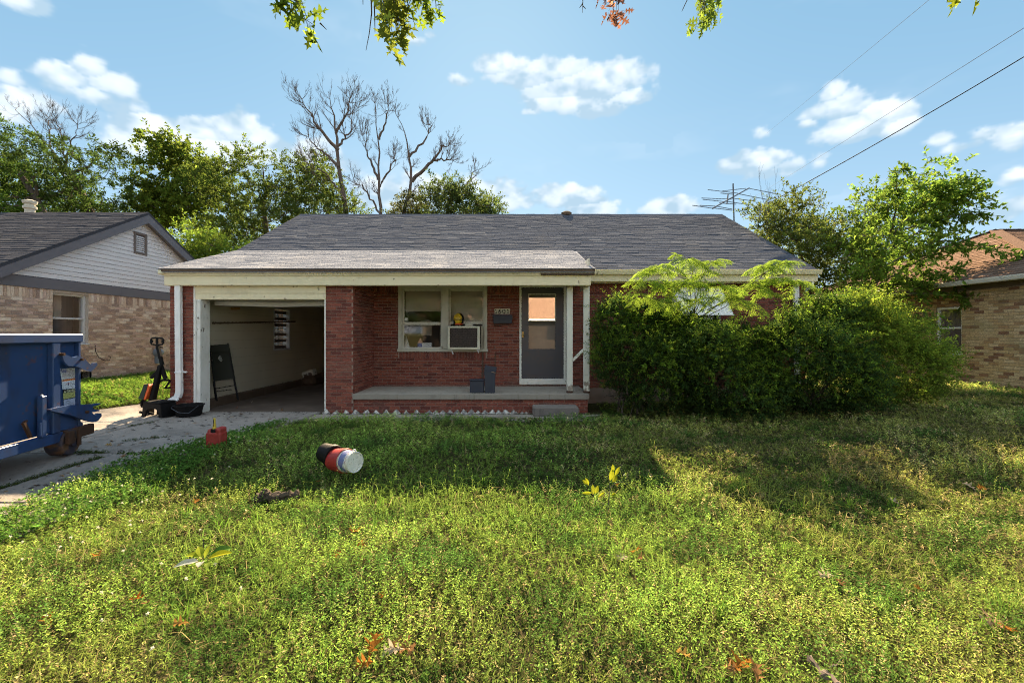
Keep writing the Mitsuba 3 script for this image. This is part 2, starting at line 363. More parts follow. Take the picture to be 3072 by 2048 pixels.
mat('cream_paint', painted((.77, .70, .475), (.59, .52, .34), 0.55, (.30, .25, .18), 0.74), 0.55, 0.4)
mat('white_paint', painted((.76, .76, .70), (.55, .54, .46), 0.5, (.28, .24, .2), 0.73), 0.5, 0.4)
mat('trim_paint', painted((.50, .49, .41), (.36, .33, .27), 0.5, (.26, .23, .19), 0.75), 0.5, 0.4)
mat('peeling_paint', painted((.74, .74, .70), (.52, .50, .44), 0.5, (.20, .18, .16), 0.68), 0.6, 0.3)
mat('grey_siding', painted((.64, .625, .645), (.55, .535, .55), 0.5), 0.6, 0.3)
mat('dark_trim', painted((.13, .125, .145), (.155, .145, .155), 0.5), 0.55, 0.3)
mat('rot_wood', painted((.10, .07, .05), (.16, .12, .09), 0.7), 0.9, 0.1)
mat('metal_white', painted((.78, .79, .78), (.62, .62, .60), 0.4), 0.4, 0.5)
mat('bare_metal', (.55, .56, .58), 0.45, 0.5, 0.2)
mat('brass', (.55, .38, .14), 0.3, 0.5, 0.9)
mat('storm_door', painted((.045, .052, .075), (.075, .06, .055), 0.7), 0.35, 0.5)
mat('door_wood', painted((.16, .15, .13), (.22, .20, .17), 0.5), 0.6, 0.3)
mat('dark_slate', painted((.028, .034, .052), (.042, .045, .055), 0.6), 0.5, 0.4)
mat('black_plastic', (.008, .008, .009), 0.6, 0.15)
mat('black_steel', (.008, .008, .009), 0.6, 0.12)
mat('grille', (.035, .03, .032), 0.7, 0.3)
mat('shade_cloth', painted((.36, .32, .27), (.28, .25, .2), 0.6), 0.9, 0.1)
mat('room_wall', (.20, .17, .15), 0.9, 0.1)
mat('curtain', mikit.proc(lambda p, n, uv: mix((.05, .05, .055), (.12, .11, .11), fbm(p.y * 14, 0, 0))), 0.9, 0.1)
mat('garage_wall', mikit.proc(lambda p, n, uv: mix(mix((.60, .545, .42), (.44, .40, .31), fbm(p.y * 1.7, p.z * 1.7, 0, 4)), (.25, .22, .18), smoothstep(0.97, 0.985, (p.z * 4.92) - dr.floor(p.z * 4.92)) * 0.6)), 0.9, 0.1)
mat('garage_floor', mikit.proc(lambda p, n, uv: mix((.12, .095, .078), (.065, .05, .042), fbm(p.x * 3, p.y * 3, 0, 4))), 0.9, 0.2)
mat('rust', mikit.proc(lambda p, n, uv: mix((.085, .042, .024), (.04, .026, .022), fbm(p.x * 16, p.y * 16, p.z * 16, 4))), 0.9, 0.2)

def concrete(base, dark, stain):
    def fn(p, n, uv):
        c = mix(base, dark, fbm(p.x * 1.1, p.y * 1.1, p.z * 1.1, 4)); g = fbm(p.x * 70, p.y * 70, p.z * 70, 2)
        c = c * (0.90 + 0.20 * g)
        s = smoothstep(0.55, 0.74, fbm(p.x * 4.5 + 7, p.y * 4.5, p.z * 4.5, 4)); k = smoothstep(0.70, 0.76, noise(p.x * 24, p.y * 24, 3) * 0.6 + 0.4 * noise(p.x * 80, p.y * 60, 5))
        return mix(mix(c, stain, s * 0.45), (.05, .045, .04), k * 0.30)
    return mikit.proc(fn)

mat('concrete', concrete((.27, .245, .225), (.18, .165, .155), (.11, .10, .092)), 0.9, 0.2)
mat('porch_concrete', concrete((.30, .275, .235), (.22, .20, .17), (.13, .115, .10)), 0.9, 0.2)
mat('block_concrete', concrete((.20, .18, .165), (.14, .125, .115), (.09, .08, .07)), 0.95, 0.1)
mat('soil', mikit.proc(lambda p, n, uv: mix(mix((.040, .040, .018), (.028, .034, .012), fbm(p.x * 3, p.y * 3, 0, 3)), (.07, .06, .032), smoothstep(0.55, 0.8, noise(p.x * 60, p.y * 60)))), 1.0, 0.0)
mat('rock_white', mikit.proc(lambda p, n, uv: mix((.55, .53, .49), (.20, .19, .18), smoothstep(0.35, 0.62, fbm(p.x * 18, p.y * 18, p.z * 18, 3)))), 0.9, 0.2)
mat('bark', mikit.proc(lambda p, n, uv: mix((.15, .12, .095), (.055, .045, .038), fbm(p.x * 14, p.y * 14, p.z * 3.5, 4))), 0.95, 0.1)
mat('dead_bark', mikit.proc(lambda p, n, uv: mix((.19, .15, .13), (.075, .062, .058), fbm(p.x * 9, p.y * 9, p.z * 2.5, 4))), 0.95, 0.1)
mat('pole_wood', mikit.proc(lambda p, n, uv: mix((.24, .22, .20), (.14, .13, .12), fbm(p.x * 30, p.y * 30, p.z * 2, 3))), 0.95, 0.1)
vc = {'type': 'mesh_attribute', 'name': 'vertex_color'}
scene['leaf'] = {'type': 'principledthin', 'base_color': vc, 'roughness': 0.5, 'diff_trans': 1.05, 'eta': 1.4, 'spec_trans': 0.0}
scene['grass_leaf'] = {'type': 'principledthin', 'base_color': vc, 'roughness': 0.6, 'diff_trans': 1.0, 'eta': 1.3, 'spec_trans': 0.0}
scene['glass'] = {'type': 'thindielectric', 'int_ior': 1.52}
scene['painted_vc'] = {'type': 'twosided', 'front': {'type': 'principled', 'base_color': vc, 'roughness': 0.6, 'specular': 0.3}}

# ---------------------------------------------------------------- the ground
def sm(a, b, x):
    t = np.clip((np.asarray(x, float) - a) / (b - a), 0, 1)
    return t * t * (3 - 2 * t)

def ground(x, y):
    x, y = np.asarray(x, float), np.asarray(y, float)
    r = 0.40 * sm(2.2, 10.2, x) - 0.17 * sm(6.3, 4.2, y) - 0.10 * sm(3.5, 0, y)
    l = 0.46 * sm(-7.8, -9.6, x) * sm(5.8, 8.6, y)
    lawn = sm(-4.2, -3.2, x) * sm(8.6, 7.4, y)
    p = np.stack(np.broadcast_arrays(x * 1.3, y * 1.3, 0 * x), -1)
    return r + l + (meshkit.fbm(p, 3, 5) - 0.5) * 0.10 * lawn + 0.03 * lawn

def grid(xs, ys, z):
    X, Y = np.meshgrid(xs, ys, indexing='ij'); n, m = X.shape
    i = (np.arange(n - 1)[:, None] * m + np.arange(m - 1)[None]).ravel()
    f = np.vstack([np.stack([i, i + m, i + m + 1], 1), np.stack([i, i + m + 1, i + 1], 1)])
    return np.stack([X, Y, z(X, Y)], -1).reshape(-1, 3), f

def steps(lo, hi, fine_lo, fine_hi, d):
    far = [lo, lo * .6 + fine_lo * .4, lo * .25 + fine_lo * .75]; far2 = [hi * .25 + fine_hi * .75, hi * .6 + fine_hi * .4, hi]
    return np.array(far + list(np.arange(fine_lo, fine_hi + 1e-6, d)) + far2)

put('ground', grid(steps(-300, 300, -12, 15, 0.15), steps(-300, 400, -2, 18, 0.15), lambda X, Y: ground(X, Y) - 0.012), 'soil', smooth=True, label='bare soil of the yards under the grass', kind='structure')

def G(px, py, h=0.0):
    """where the sight line through a pixel meets the ground (raised by h)"""
    r = np.array([(px - 1536) / FOC, 1.0, (1000 - py) / FOC]); t = 3.0
    for _ in range(60):
        p = EYE + r * t; t += (p[2] - float(ground(p[0], p[1])) - h) / -r[2] * 0.6
    return EYE + r * t

def slab(name, poly, z=0.0, th=0.10, bsdf='concrete', drape=True):
    """a cast slab with a slightly rounded, uneven edge"""
    P = Polygon(poly); P = P.buffer(-0.02).buffer(0.02)
    x0, y0, x1, y1 = P.bounds
    pts = [np.array(P.exterior.segmentize(0.35).coords)[:-1]]
    inner = P.buffer(-0.012)
    ring2 = np.array(inner.exterior.segmentize(0.35).coords)[:-1]
    gx, gy = np.meshgrid(np.arange(x0, x1, 0.4), np.arange(y0, y1, 0.4)); q = np.stack([gx.ravel(), gy.ravel()], 1)
    q = q[shapely.contains_xy(P.buffer(-0.15), q[:, 0], q[:, 1])]
    from scipy.spatial import Delaunay
    allp = np.vstack([ring2, q]); tri = Delaunay(allp).simplices
    c = allp[tri].mean(1); tri = tri[shapely.contains_xy(inner, c[:, 0], c[:, 1])]
    a = allp[tri]; cr = (a[:, 1, 0] - a[:, 0, 0]) * (a[:, 2, 1] - a[:, 0, 1]) - (a[:, 1, 1] - a[:, 0, 1]) * (a[:, 2, 0] - a[:, 0, 0])
    tri = np.where((cr > 0)[:, None], tri, tri[:, ::-1])
    g = (lambda p: ground(p[:, 0], p[:, 1])) if drape else (lambda p: 0 * p[:, 0])
    top = np.column_stack([allp, g(allp) + z])
    o = pts[0]; n2 = len(ring2)
    edge = np.column_stack([ring2 + 0, g(ring2) + z]); sk = np.array(P.exterior.segmentize(0.35).coords)[:-1]
    k = len(sk); s0 = np.column_stack([sk, g(sk) + z - 0.012]); s1 = np.column_stack([sk, g(sk) + z - th])
    V = np.vstack([top, s0, s1]); F = [tri]
    i = np.arange(k); j = (i + 1) % k; b = len(top)
    F += [np.stack([b + i, b + k + i, b + k + j], 1), np.stack([b + i, b + k + j, b + j], 1)]
    d = np.linalg.norm(sk[:, None] - ring2[None], axis=2).argmin(1)
    F += [np.stack([d[i], b + i, b + j], 1), np.stack([d[i], b + j, d[j]], 1)]
    return put(name, (V, np.vstack(F)), bsdf, smooth=False)

tag('driveway', 'cracked concrete driveway slabs leading to the open garage', kind='structure')
DRIVE = [[(-6.39, 5.98), (-6.37, 9.1), (-3.80, 9.1), (-3.82, 7.3), (-4.2, 5.96)],
         [(-8.5, 5.99), (-8.3, 8.0), (-6.40, 8.02), (-6.41, 5.99)], [(-8.3, 8.03), (-8.0, 10.4), (-6.75, 10.4), (-6.74, 9.0), (-6.39, 9.0), (-6.41, 8.04)],
         [(-8.0, 10.43), (-7.9, 17), (-6.75, 17), (-6.75, 10.43)],
         [(-5.62, 4.62), (-5.19, 5.955), (-4.2, 5.94), (-4.2, 4.6)], [(-6.9, 4.58), (-6.6, 5.97), (-5.215, 5.96), (-5.645, 4.62)], [(-8.8, 4.5), (-8.5, 5.98), (-6.62, 5.975), (-6.92, 4.58)],
         [(-8.9, 1.2), (-8.8, 4.48), (-5.66, 4.6), (-6.0, 1.2)], [(-5.975, 1.2), (-5.635, 4.6), (-4.22, 4.58), (-4.2, 1.2)]]
for i, p in enumerate(DRIVE):
    slab('driveway__slab', p, z=0.012 + 0.006 * ((i * 7) % 3) / 3)
tag('walkway', 'narrow concrete walk along the foot of the porch', kind='structure')
slab('walkway__slab', [(-3.77, 8.12), (-3.77, 8.78), (-1.2, 8.78), (-1.2, 8.10)], z=0.014, bsdf='porch_concrete')
slab('walkway__slab', [(-1.18, 8.10), (-1.18, 8.78), (1.7, 8.78), (1.6, 8.1)], z=0.012, bsdf='porch_concrete')

# ---------------------------------------------------------------- the brick house
FW = Frame((0, 8.95, 0), (1, 0, 0), (0, -1, 0)); BW = Frame((0, 10.30, 0), (1, 0, 0), (0, -1, 0))
RW = Frame((-3.13, 0, 0), (0, 1, 0), (1, 0, 0)); LW = Frame((-6.72, 0, 0), (0, 1, 0), (-1, 0, 0)); EW = Frame((6.64, 0, 0), (0, 1, 0), (1, 0, 0))
PF = Frame((0, 8.99, 0), (1, 0, 0), (0, -1, 0)); PE = Frame((1.49, 0, 0), (0, 1, 0), (1, 0, 0))
H = 'brick_house'
tag(H, 'single storey red brick house with grey shingle roof, open garage and covered porch', 'house')
WIN = (-2.575, -0.560, 1.178, 2.645); DOOR = (0.165, 1.215, 0.42, 2.66); AWN = (3.75, 4.72, 1.30, 2.45)
GAR = (-6.20, -3.66, -1, 2.60); JAL = (12.25, 13.15, 1.15, 2.24)
wall = holed(FW, -6.72, -3.13, -0.3, 2.60, [GAR], -0.22, 0) + holed(BW, -3.13, 6.64, -0.1, 2.86, [WIN, DOOR, AWN], -0.22, 0)
wall += holed(RW, 8.95, 10.30, 0.0, 2.86, [], -0.22, -0.0005) + holed(LW, 9.17, 18.7, -0.2, 2.7, [JAL], -0.20, 0) + holed(EW, 10.52, 18.7, -0.1, 2.7, [], -0.2, 0)
wall += [PF.box(-3.13, 1.49, -0.2, 0.268, -0.2, 0), PE.box(9.19, 10.3, -0.2, 0.268, -0.2, 0), box(-6.5, 6.44, 18.45, 18.7, -0.2, 2.7)]
put(H + '__wall', wall, 'mortar')
parts = [(FW, brick_cells(-6.72, -6.20, 0.0, 2.506, soldier=None)), (FW, brick_cells(-3.66, -3.13, 0.0, 2.506)),
         (BW, brick_cells(-3.13, 6.64, 0.34, 2.71, [(WIN[0], WIN[1], 0.985, 3), DOOR, AWN], soldier=(2.50, 2.71))),
         (BW, [c for c in brick_cells(WIN[0] + .02, WIN[1] - .02, 0.98, 1.17, soldier=(0.99, 1.17)) if c[3] - c[2] > .1]),
         (RW, brick_cells(8.95, 10.30, 0.34, 2.66)), (PF, brick_cells(-3.13, 1.49, 0.0, 0.268)), (PE, brick_cells(8.99, 10.3, 0.0, 0.268)),
         (LW, brick_cells(8.95, 13, 0.0, 2.5, [JAL])), (EW, brick_cells(10.3, 13, 0.3, 2.5))]
hidden = lambda x, y: not (x > 1760 and y > 880)
lay_bricks(H + '__wall', parts, 'brick_red', score=hidden, seed=3)

# roofs: slabs in profile, then shingles course by course
RL, RR = -6.76, 6.70
MS, ME, MR = (10.0, 2.97), None, (14.5, 5.34)
def along_x(profile, x0, x1):
    m = trimesh.creation.extrude_polygon(Polygon(profile), x1 - x0, engine='earcut'); v = m.vertices
    return trimesh.Trimesh(np.column_stack([x0 + v[:, 2], v[:, 0], v[:, 1]]), m.faces, process=False)
roof = [along_x([(10.0, 2.965), (14.5, 5.335), (19.0, 2.965), (19.0, 2.85), (14.5, 5.215), (10.0, 2.85)], RL, RR)]; proof = [along_x([(8.72, 2.805), (11.21, 3.60), (11.21, 3.50), (8.72, 2.735)], RL, 1.58)]
put(H + '__porch_roof', proof, 'shingle_grey_lit', uv=np.tile([0.1, 0.5], (sum(len(m.vertices) for m in proof), 1)))
put(H + '__roof', roof, 'shingle_grey_dim', uv=np.tile([0.1, 0.5], (sum(len(m.vertices) for m in roof), 1)))

WEDGE = (np.array([[0, 0, 0], [1, 0, 0], [1, 1, 0], [0, 1, 0], [0, 0, 1], [1, 0, 1], [1, 1, .25], [0, 1, .25]], float),
         np.array([[0, 2, 1], [0, 3, 2], [4, 5, 6], [4, 6, 7], [0, 1, 5], [0, 5, 4], [1, 2, 6], [1, 6, 5], [3, 0, 4], [3, 4, 7]]))

def shingle_rows(O, U, S, N, length, left, right, expo=0.127, tab=0.335, rng=RNG, thick=(0.010, 0.020)):
    """(matrix, centre) of every shingle; left(s), right(s): limits along U at height s up the slope"""
    out, n = [], int(length / expo)
    for k in range(n + 1):
        s = k * expo; a, b = left(s + expo * .5), right(s + expo * .5)
        u = a - tab * (rng.uniform(0.1, 0.9))
        bow = rng.normal(0, 0.004)
        while u < b:
            w = tab * rng.uniform(0.92, 1.08); u0, u1 = max(u, a), min(u + w - 0.006, b)
            if u1 - u0 > 0.02:
                t = rng.uniform(*thick); m = np.eye(4); ds = bow + rng.normal(0, 0.004); L = min(expo * 1.28, length - s + 0.02)
                m[:3, 0] = U * (u1 - u0); m[:3, 1] = S * L + N * rng.normal(0, 0.0015); m[:3, 2] = N * t; m[:3, 3] = O + U * u0 + S * (s + ds) + N * 0.001
                if L > 0.02:
                    out.append((m, m[:3, 3] + U * (u1 - u0) / 2 + S * expo / 2))
            u += w
    return out

def lay_shingles(parent, rows, bsdf, N, most=290, seed=1):
    rng = np.random.default_rng(seed); tones = [mikit.ply(WEDGE, bsdf, smooth=False, uv=np.tile([(k + .5) / TONES, .5], (8, 1))) for k in range(TONES)]
    size = []
    for m, c, n in rows:
        v = c - EYE; px = 1536 + FOC * v[0] / max(v[1], .1)
        size.append(-abs(np.dot(v, n)) * np.linalg.norm(m[:3, 0]) / np.linalg.norm(v) ** 3 * (1 if 5 < px < 3067 and np.dot(v, n) < 0 else 1e-4))
    order = np.argsort(size); vs, fs, uv, k = [], [], [], 0
    for j, i in enumerate(order):
        m = rows[i][0]; t = int(np.clip(rng.normal(4.0, 2.4), 0, TONES - 1))
        if j < most:
            scene[numbered(parent + '__shingle')] = {**tones[t], 'to_world': T(m)}
        else:
            vs.append(WEDGE[0] @ m[:3, :3].T + m[:3, 3]); fs.append(WEDGE[1] + k); uv.append(np.tile([(t + .5) / TONES, .5], (8, 1))); k += 8
    if vs:
        put(parent + '__shingle_cover', (np.vstack(vs), np.vstack(fs)), bsdf, uv=np.vstack(uv), kind='stuff')

X1 = np.array([1.0, 0, 0])
def slope_of(a, b):
    S = np.array([0, b[0] - a[0], b[1] - a[1]], float); L = np.linalg.norm(S); S /= L
    return S, np.cross(X1, S), L
S, N, L = slope_of((10.0, 2.97), (14.5, 5.34)); rows = []
hide = (11.21 - 10.0) / S[1]
rows += [(m, c, N) for m, c in shingle_rows(np.array([0, 9.97, 2.967 - .016]), X1, S, N, L + .03, lambda s: RL - .02 if s > hide - .1 else 1.3, lambda s: RR + .02, expo=0.122)]
S2, N2, L2 = slope_of((8.72, 2.81), (11.21, 3.607))
lay_shingles(H + '__roof', rows, 'shingle_grey_dim', N)
rows = [(m, c, N2) for m, c in shingle_rows(np.array([0, 8.69, 2.812 - .0096]), X1, S2, N2, L2 + .03, lambda s: RL - .02, lambda s: 1.60 - .04 * s, expo=0.127, thick=(.010, .017))]
lay_shingles(H + '__porch_roof', rows, 'shingle_grey_lit', N2, seed=2)
cap = []
x = RL
while x < RR:
    w = 0.30; t = RNG.uniform(.012, .02)
    cap.append(along_x([(14.34, 5.262), (14.5, 5.355 + t), (14.66, 5.262), (14.66, 5.245), (14.5, 5.335), (14.34, 5.245)], x, min(x + w - .004, RR))); x += w
put(H + '__roof__ridge_cap', cap, 'shingle_grey_dim', uv=np.tile([.25, .5], (sum(len(m.vertices) for m in cap), 1)), kind='stuff')
# gable ends
for xx, fr in ((-6.715, 'l'), (6.60, 'r')):
    put(H + '__gable', along_x([(10.0, 2.55), (10.0, 2.90), (14.5, 5.27), (18.75, 3.03), (18.75, 2.55)] if fr == 'r' else [(9.0, 2.55), (9.0, 2.78), (11.2, 3.48), (11.2, 3.55), (14.5, 5.25), (18.75, 3.0), (18.75, 2.55)], xx, xx + 0.035), 'white_paint')
# front trim
put(H + '__fascia', [cbox(-6.735, 1.525, 8.80, 8.935, 2.498, 2.722, .008)], 'cream_paint')
put(H + '__eave_moulding', [cbox(-6.76, 1.56, 8.735, 8.815, 2.724, 2.772, .012), cbox(-6.75, 1.30, 8.765, 8.80, 2.690, 2.722, .006), cbox(-6.79, -6.70, 8.70, 8.80, 2.70, 2.80, .02)], 'cream_paint')
put(H + '__drip_edge', [box(-6.77, 1.59, 8.705, 8.735, 2.755, 2.803)], 'rot_wood')
rotv = cbox(0.55, 1.585, 8.74, 8.80, 2.690, 2.762, .01)
put(H + '__rotten_board', [moved(rotv, rot=None)], 'rot_wood', label='dark rotten board under the right end of the porch roof')
put(H + '__porch_ceiling', [box(-3.13, 1.50, 8.936, 10.29, 2.66, 2.70), box(1.50, 1.53, 8.936, 10.06, 2.50, 3.05)], 'trim_paint')
put(H + '__gutter', [along_x([(9.86, 2.955), (9.88, 2.96), (9.885, 2.90), (9.90, 2.86), (9.96, 2.855), (9.985, 2.855), (9.985, 2.965), (9.975, 2.965), (9.97, 2.87), (9.905, 2.872), (9.892, 2.905)], 1.62, 6.74)], 'cream_paint')
put(H + '__frieze_board', [cbox(1.53, 6.72, 9.99, 10.06, 2.71, 2.855, .006), cbox(1.53, 6.70, 10.06, 10.285, 2.69, 2.72, .004)], 'cream_paint')
# garage opening
put(H + '__garage_frame', [cbox(-6.215, -6.10, 8.90, 9.20, 0.0, 2.235, .012), cbox(-6.245, -6.217, 8.915, 8.95, 0.02, 2.49, .006), cbox(-6.205, -6.17, 8.872, 8.899, 0.02, 2.235, .008)], 'peeling_paint')
put(H + '__garage_frame', [cbox(-3.682, -3.655, 8.92, 9.16, 0.0, 2.235, .006)], 'white_paint')
put(H + '__garage_header', [FW.cbox(-6.215, -3.655, 2.355, 2.496, -.1, .03, .006)], 'cream_paint')
put(H + '__garage_header', [FW.cbox(-6.215, -3.655, 2.236, 2.353, -.1, .022, .006)], 'cream_paint')
door = [bar((-6.08, 9.32, 2.19), (-4.68, 9.33, 2.155), .03, .09, up=(0, 0, 1)), bar((-4.68, 9.33, 2.155), (-3.70, 9.30, 2.18), .03, .085), bar((-6.08, 9.36, 2.22), (-6.08, 11.6, 2.23), .04, .03), bar((-3.70, 9.36, 2.22), (-3.70, 11.6, 2.23), .04, .03), box(-6.06, -3.72, 9.36, 11.5, 2.235, 2.275)]
put(H + '__garage_door', door, 'trim_paint', label='overhead garage door rolled up under the ceiling')
garage = [box(-6.5, -3.3, 9.2, 16.0, 2.42, 2.46), box(-6.51, -3.3, 16.0, 16.1, -.1, 2.46), box(-3.42, -3.33, 9.18, 16.0, -.1, 2.46)]
gl = holed(Frame((-6.42, 0, 0), (0, 1, 0), (1, 0, 0)), 9.2, 16.0, -0.1, 2.42, [JAL], -0.09, 0.0)
put(H + '__garage_lining', garage + gl, 'garage_wall')
put(H + '__garage_floor', [box(-6.42, -3.42, 9.02, 16.0, -0.08, 0.012)], 'garage_floor')
put(H + '__garage_curb', [cbox(-6.42, -6.30, 9.3, 16.0, 0.0, 0.19, .02), cbox(-6.3, -5.9, 13.6, 15.9, 0.0, .30, .08)], 'rot_wood')
put(H + '__interior', [box(-3.1, 6.4, 13.6, 13.7, 0, 2.7), box(-3.1, 6.4, 10.5, 13.6, 2.70, 2.74), box(-3.1, 6.4, 10.53, 13.6, 0.3, 0.36), box(-3.32, -3.12, 10.53, 13.6, 0, 2.7)], 'room_wall')
# jalousie window of the garage
JF = Frame((-6.55, 0, 0), (0, 1, 0), (1, 0, 0)); a, b, c, d = JAL
jw = H + '__jalousie_window'
put(jw + '__frame', [JF.cbox(a, a + .04, c, d, -.05, .14), JF.cbox(b - .04, b, c, d, -.05, .14), JF.cbox(a, b, c - .04, c, -.05, .16), JF.cbox(a, b, d, d + .03, -.05, .14), JF.cbox((a + b) / 2 - .02, (a + b) / 2 + .02, c, d, -.02, .02)], 'bare_metal')
n = 12
for k in range(n):
    z = c + (k + .5) * (d - c - .04) / n; h = (d - c - .04) / n
    if k in (0, 2, 4, 7, 9, 11):
        put(jw + '__slat', [JF.cbox(a + .04, b - .04, z - h * .52, z + h * .52, .03, .042, .003)], 'vent_brown')
    else:
        put(jw + '__slat', [bar((-6.56, a + .04, z), (-6.56, b - .04, z), h * 1.1, .006, up=(.35, 0, .93))], 'glass_frost')
scene['glass_frost'] = {'type': 'principledthin', 'base_color': {'type': 'rgb', 'value': [.42, .45, .45]}, 'roughness': .4, 'diff_trans': 1.3, 'eta': 1.5, 'spec_trans': 0.2}
# porch
put(H + '__porch_slab', [cbox(-3.14, 1.52, 8.93, 10.285, 0.268, 0.383, .014)], 'porch_concrete')
PX = ((1.093, 1.213, 9.06, 9.17), (1.430, 1.548, 9.06, 9.17))
for x0, x1, y0, y1 in PX:
    put(H + '__porch_post', [cbox(x0, x1, y0, y1, 0.384, 2.50, .008)], 'post_paint')
    put(H + '__post_foot', [cbox(x0 - .008, x1 + .006, y0 - .008, y0 + .05, .384, .43, .01)], 'rust')
def post_tex(p, n, uv):
    c = mix((.72, .73, .66), (.55, .55, .48), fbm(p.x * 9, p.y * 9, p.z * 2, 4) * .6)
    e = smoothstep(.42, .62, fbm(p.x * 26, p.y * 26, p.z * 12, 3) + (.5 - (p.z - .38) * 3.2) * .35)
    return mix(c, (.22, .18, .15), e * .9)
mat('post_paint', mikit.proc(post_tex), .5, .4)
put(H + '__post_brace', [bar((1.213, 9.115, 1.03), (1.430, 9.115, 1.245), .045, .05)], 'white_paint')
put(H + '__porch_rim', [], 'mortar') if False else None
# double window
def zpx(y, Y):
    return 1.57 + (1000 - y) / FOC * Y
w = H + '__window'; x0, x1, z0, z1 = WIN; xm = -1.50
put(w + '__frame', [BW.cbox(x0, x0 + .085, z0, z1, -.12, .035), BW.cbox(x1 - .075, x1, z0, z1, -.12, .035), BW.cbox(x0 + .085, x1 - .075, z1 - .075, z1, -.12, .033), BW.cbox(xm - .09, xm + .07, z0 + .05, z1 - .075, -.12, .03), BW.cbox(x0 - .02, x1 + .02, z0 - .022, z0 + .045, -.12, .06, .012)], 'trim_paint')
for (a, b), mid in (((x0 + .085, xm - .09), 1.795), ((xm + .07, x1 - .075), 1.815)):
    for lo, hi, dd in ((z0 + .045, mid, -.05), (mid, z1 - .075, -.075)):
        s = numbered(w + '__sash'); e = .034
        scene[s] = mikit.ply(join([BW.cbox(a, a + e, lo, hi, dd - .03, dd, .004), BW.cbox(b - e, b, lo, hi, dd - .03, dd, .004), BW.cbox(a + e, b - e, lo, lo + e, dd - .03, dd - .001, .004), BW.cbox(a + e, b - e, hi - e, hi, dd - .03, dd - .001, .004)]), 'sash_metal')
        put(w + '__pane', BW.box(a + e, b - e, lo + e, hi - e, dd - .017, dd - .016), 'glass')
mat('sash_metal', painted((.60, .58, .50), (.45, .42, .34), .5), .4, .5)
xl0, xl1, xr0, xr1 = x0 + .12, xm - .12, xm + .10, x1 - .11
put(w + '__shade', [BW.box(xl0, xl1, 2.09, 2.55, -.19, -.183), BW.cbox(xl0, xl1, 2.075, 2.10, -.20, -.175)], 'shade_cloth', label='half drawn roller shade behind the left sash')
put(w + '__shade', [BW.box(xr0, xr1, 1.84, 2.55, -.19, -.183), BW.cbox(xr0, xr1, 2.26, 2.275, -.182, -.175), BW.cbox(xr0, xr1, 2.43, 2.445, -.182, -.175)], 'shade_cloth')
put(w + '__inner_sill', [BW.cbox(x0 + .09, x1 - .09, 1.19, 1.225, -.40, -.13)], 'trim_paint')
put(w + '__sensor', [BW.cbox(xl0 + .015, xl0 + .075, 1.86, 1.93, -.074, -.055), BW.cbox(xl0 + .032, xl0 + .058, 1.88, 1.91, -.055, -.052)], 'metal_white')
# front door
a, b, z0, z1 = DOOR
put(H + '__door_frame', [BW.cbox(a, a + .05, z0, z1, -.10, .035), BW.cbox(b - .045, b, z0, z1, -.10, .035), BW.cbox(a + .05, b - .045, z1 - .05, z1, -.10, .033), BW.cbox(a - .005, b + .01, z0, z0 + .13, -.12, .075, .012)], 'peeling_paint' if False else 'white_paint')
d0 = H + '__front_door'; f0, f1, g0, g1 = a + .05, b - .045, z0 + .135, z1 - .05; p0, p1 = .375, .985
put(d0 + '__leaf', holed(BW, f0, f1, g0, g1, [(p0, p1, 1.86, 2.455), (p0, p1, 1.22, 1.845)], -.045, -.005), 'storm_door')
put(d0 + '__rim', [BW.cbox(p0 - .01, p1 + .01, 2.45, 2.47, -.01, .0, .003), BW.cbox(p0 - .012, p0 + .005, 1.84, 2.45, -.01, 0, .003), BW.cbox(p1 - .005, p1 + .012, 1.84, 2.45, -.01, 0, .003), BW.cbox(p0 - .012, p1 + .012, 1.842, 1.862, -.01, .002, .003)], 'sash_metal')
put(d0 + '__pane', BW.box(p0, p1, 1.86, 2.455, -.025, -.024), 'mirror_glass'); put(d0 + '__pane', BW.box(p0, p1, 1.22, 1.845, -.027, -.026), 'glass')
scene['mirror_glass'] = {'type': 'dielectric', 'int_ior': 2.2, 'ext_ior': 1.0} if False else {'type': 'blendbsdf', 'weight': .40, 'a': {'type': 'thindielectric', 'int_ior': 1.52}, 'b': {'type': 'conductor', 'material': 'Al'}}
put(d0 + '__handle', [moved(trimesh.creation.uv_sphere(radius=.032), BW.at(.245, 1.545, .05)), moved(trimesh.creation.cylinder(.014, .06), BW.at(.245, 1.545, .02), rot((1, 0, 0), 90)), BW.cbox(.225, .265, 1.48, 1.61, -.004, .006)], 'brass')
put(d0 + '__inner_door', [BW.box(f0, f1, g0, g1, -.20, -.16)], 'door_wood')
# downspouts, awning, roof fittings
dx = (539 - 1536) / FOC * 8.87
def pipe(path, w, h):
    return [bar(p, q, w, h, up=(0, 1, .02)) for p, q in zip(path, path[1:])]
put(H + '__downspout', pipe([(dx - .02, 8.86, 2.70), (dx, 8.86, .40)], .105, .075) + pipe([(dx, 8.86, .42), (dx - .015, 8.84, .33), (dx - .13, 8.74, .235)], .105, .075) + [cbox(dx - .07, dx + .07, 8.81, 8.93, .80, .83), cbox(dx + .07, dx + .11, 8.88, 8.93, .80, .83)], 'metal_white', label='white downspout beside the garage opening')
put(H + '__downspout', pipe([(6.36, 10.2, 2.85), (6.40, 10.2, .4)], .1, .075), 'metal_white', label='white downspout at the right corner')
uu = np.linspace(3.62, 4.72, 45); prof = []
zt, zb, yt, yb = 2.60, 1.96, 10.27, 9.68
V = []
for k, u in enumerate(uu):
    wv = .014 * math.sin(k * math.pi / 2 + .4)
    for t in (0, 1):
        q = np.array([u, yt + (yb - yt) * t, zt + (zb - zt) * t + .12 * t * (1 - t)]); q += wv * np.array([0, -.73, .68]); V += [q, q - np.array([0, -.004, .004])]
V = np.array(V); F = []
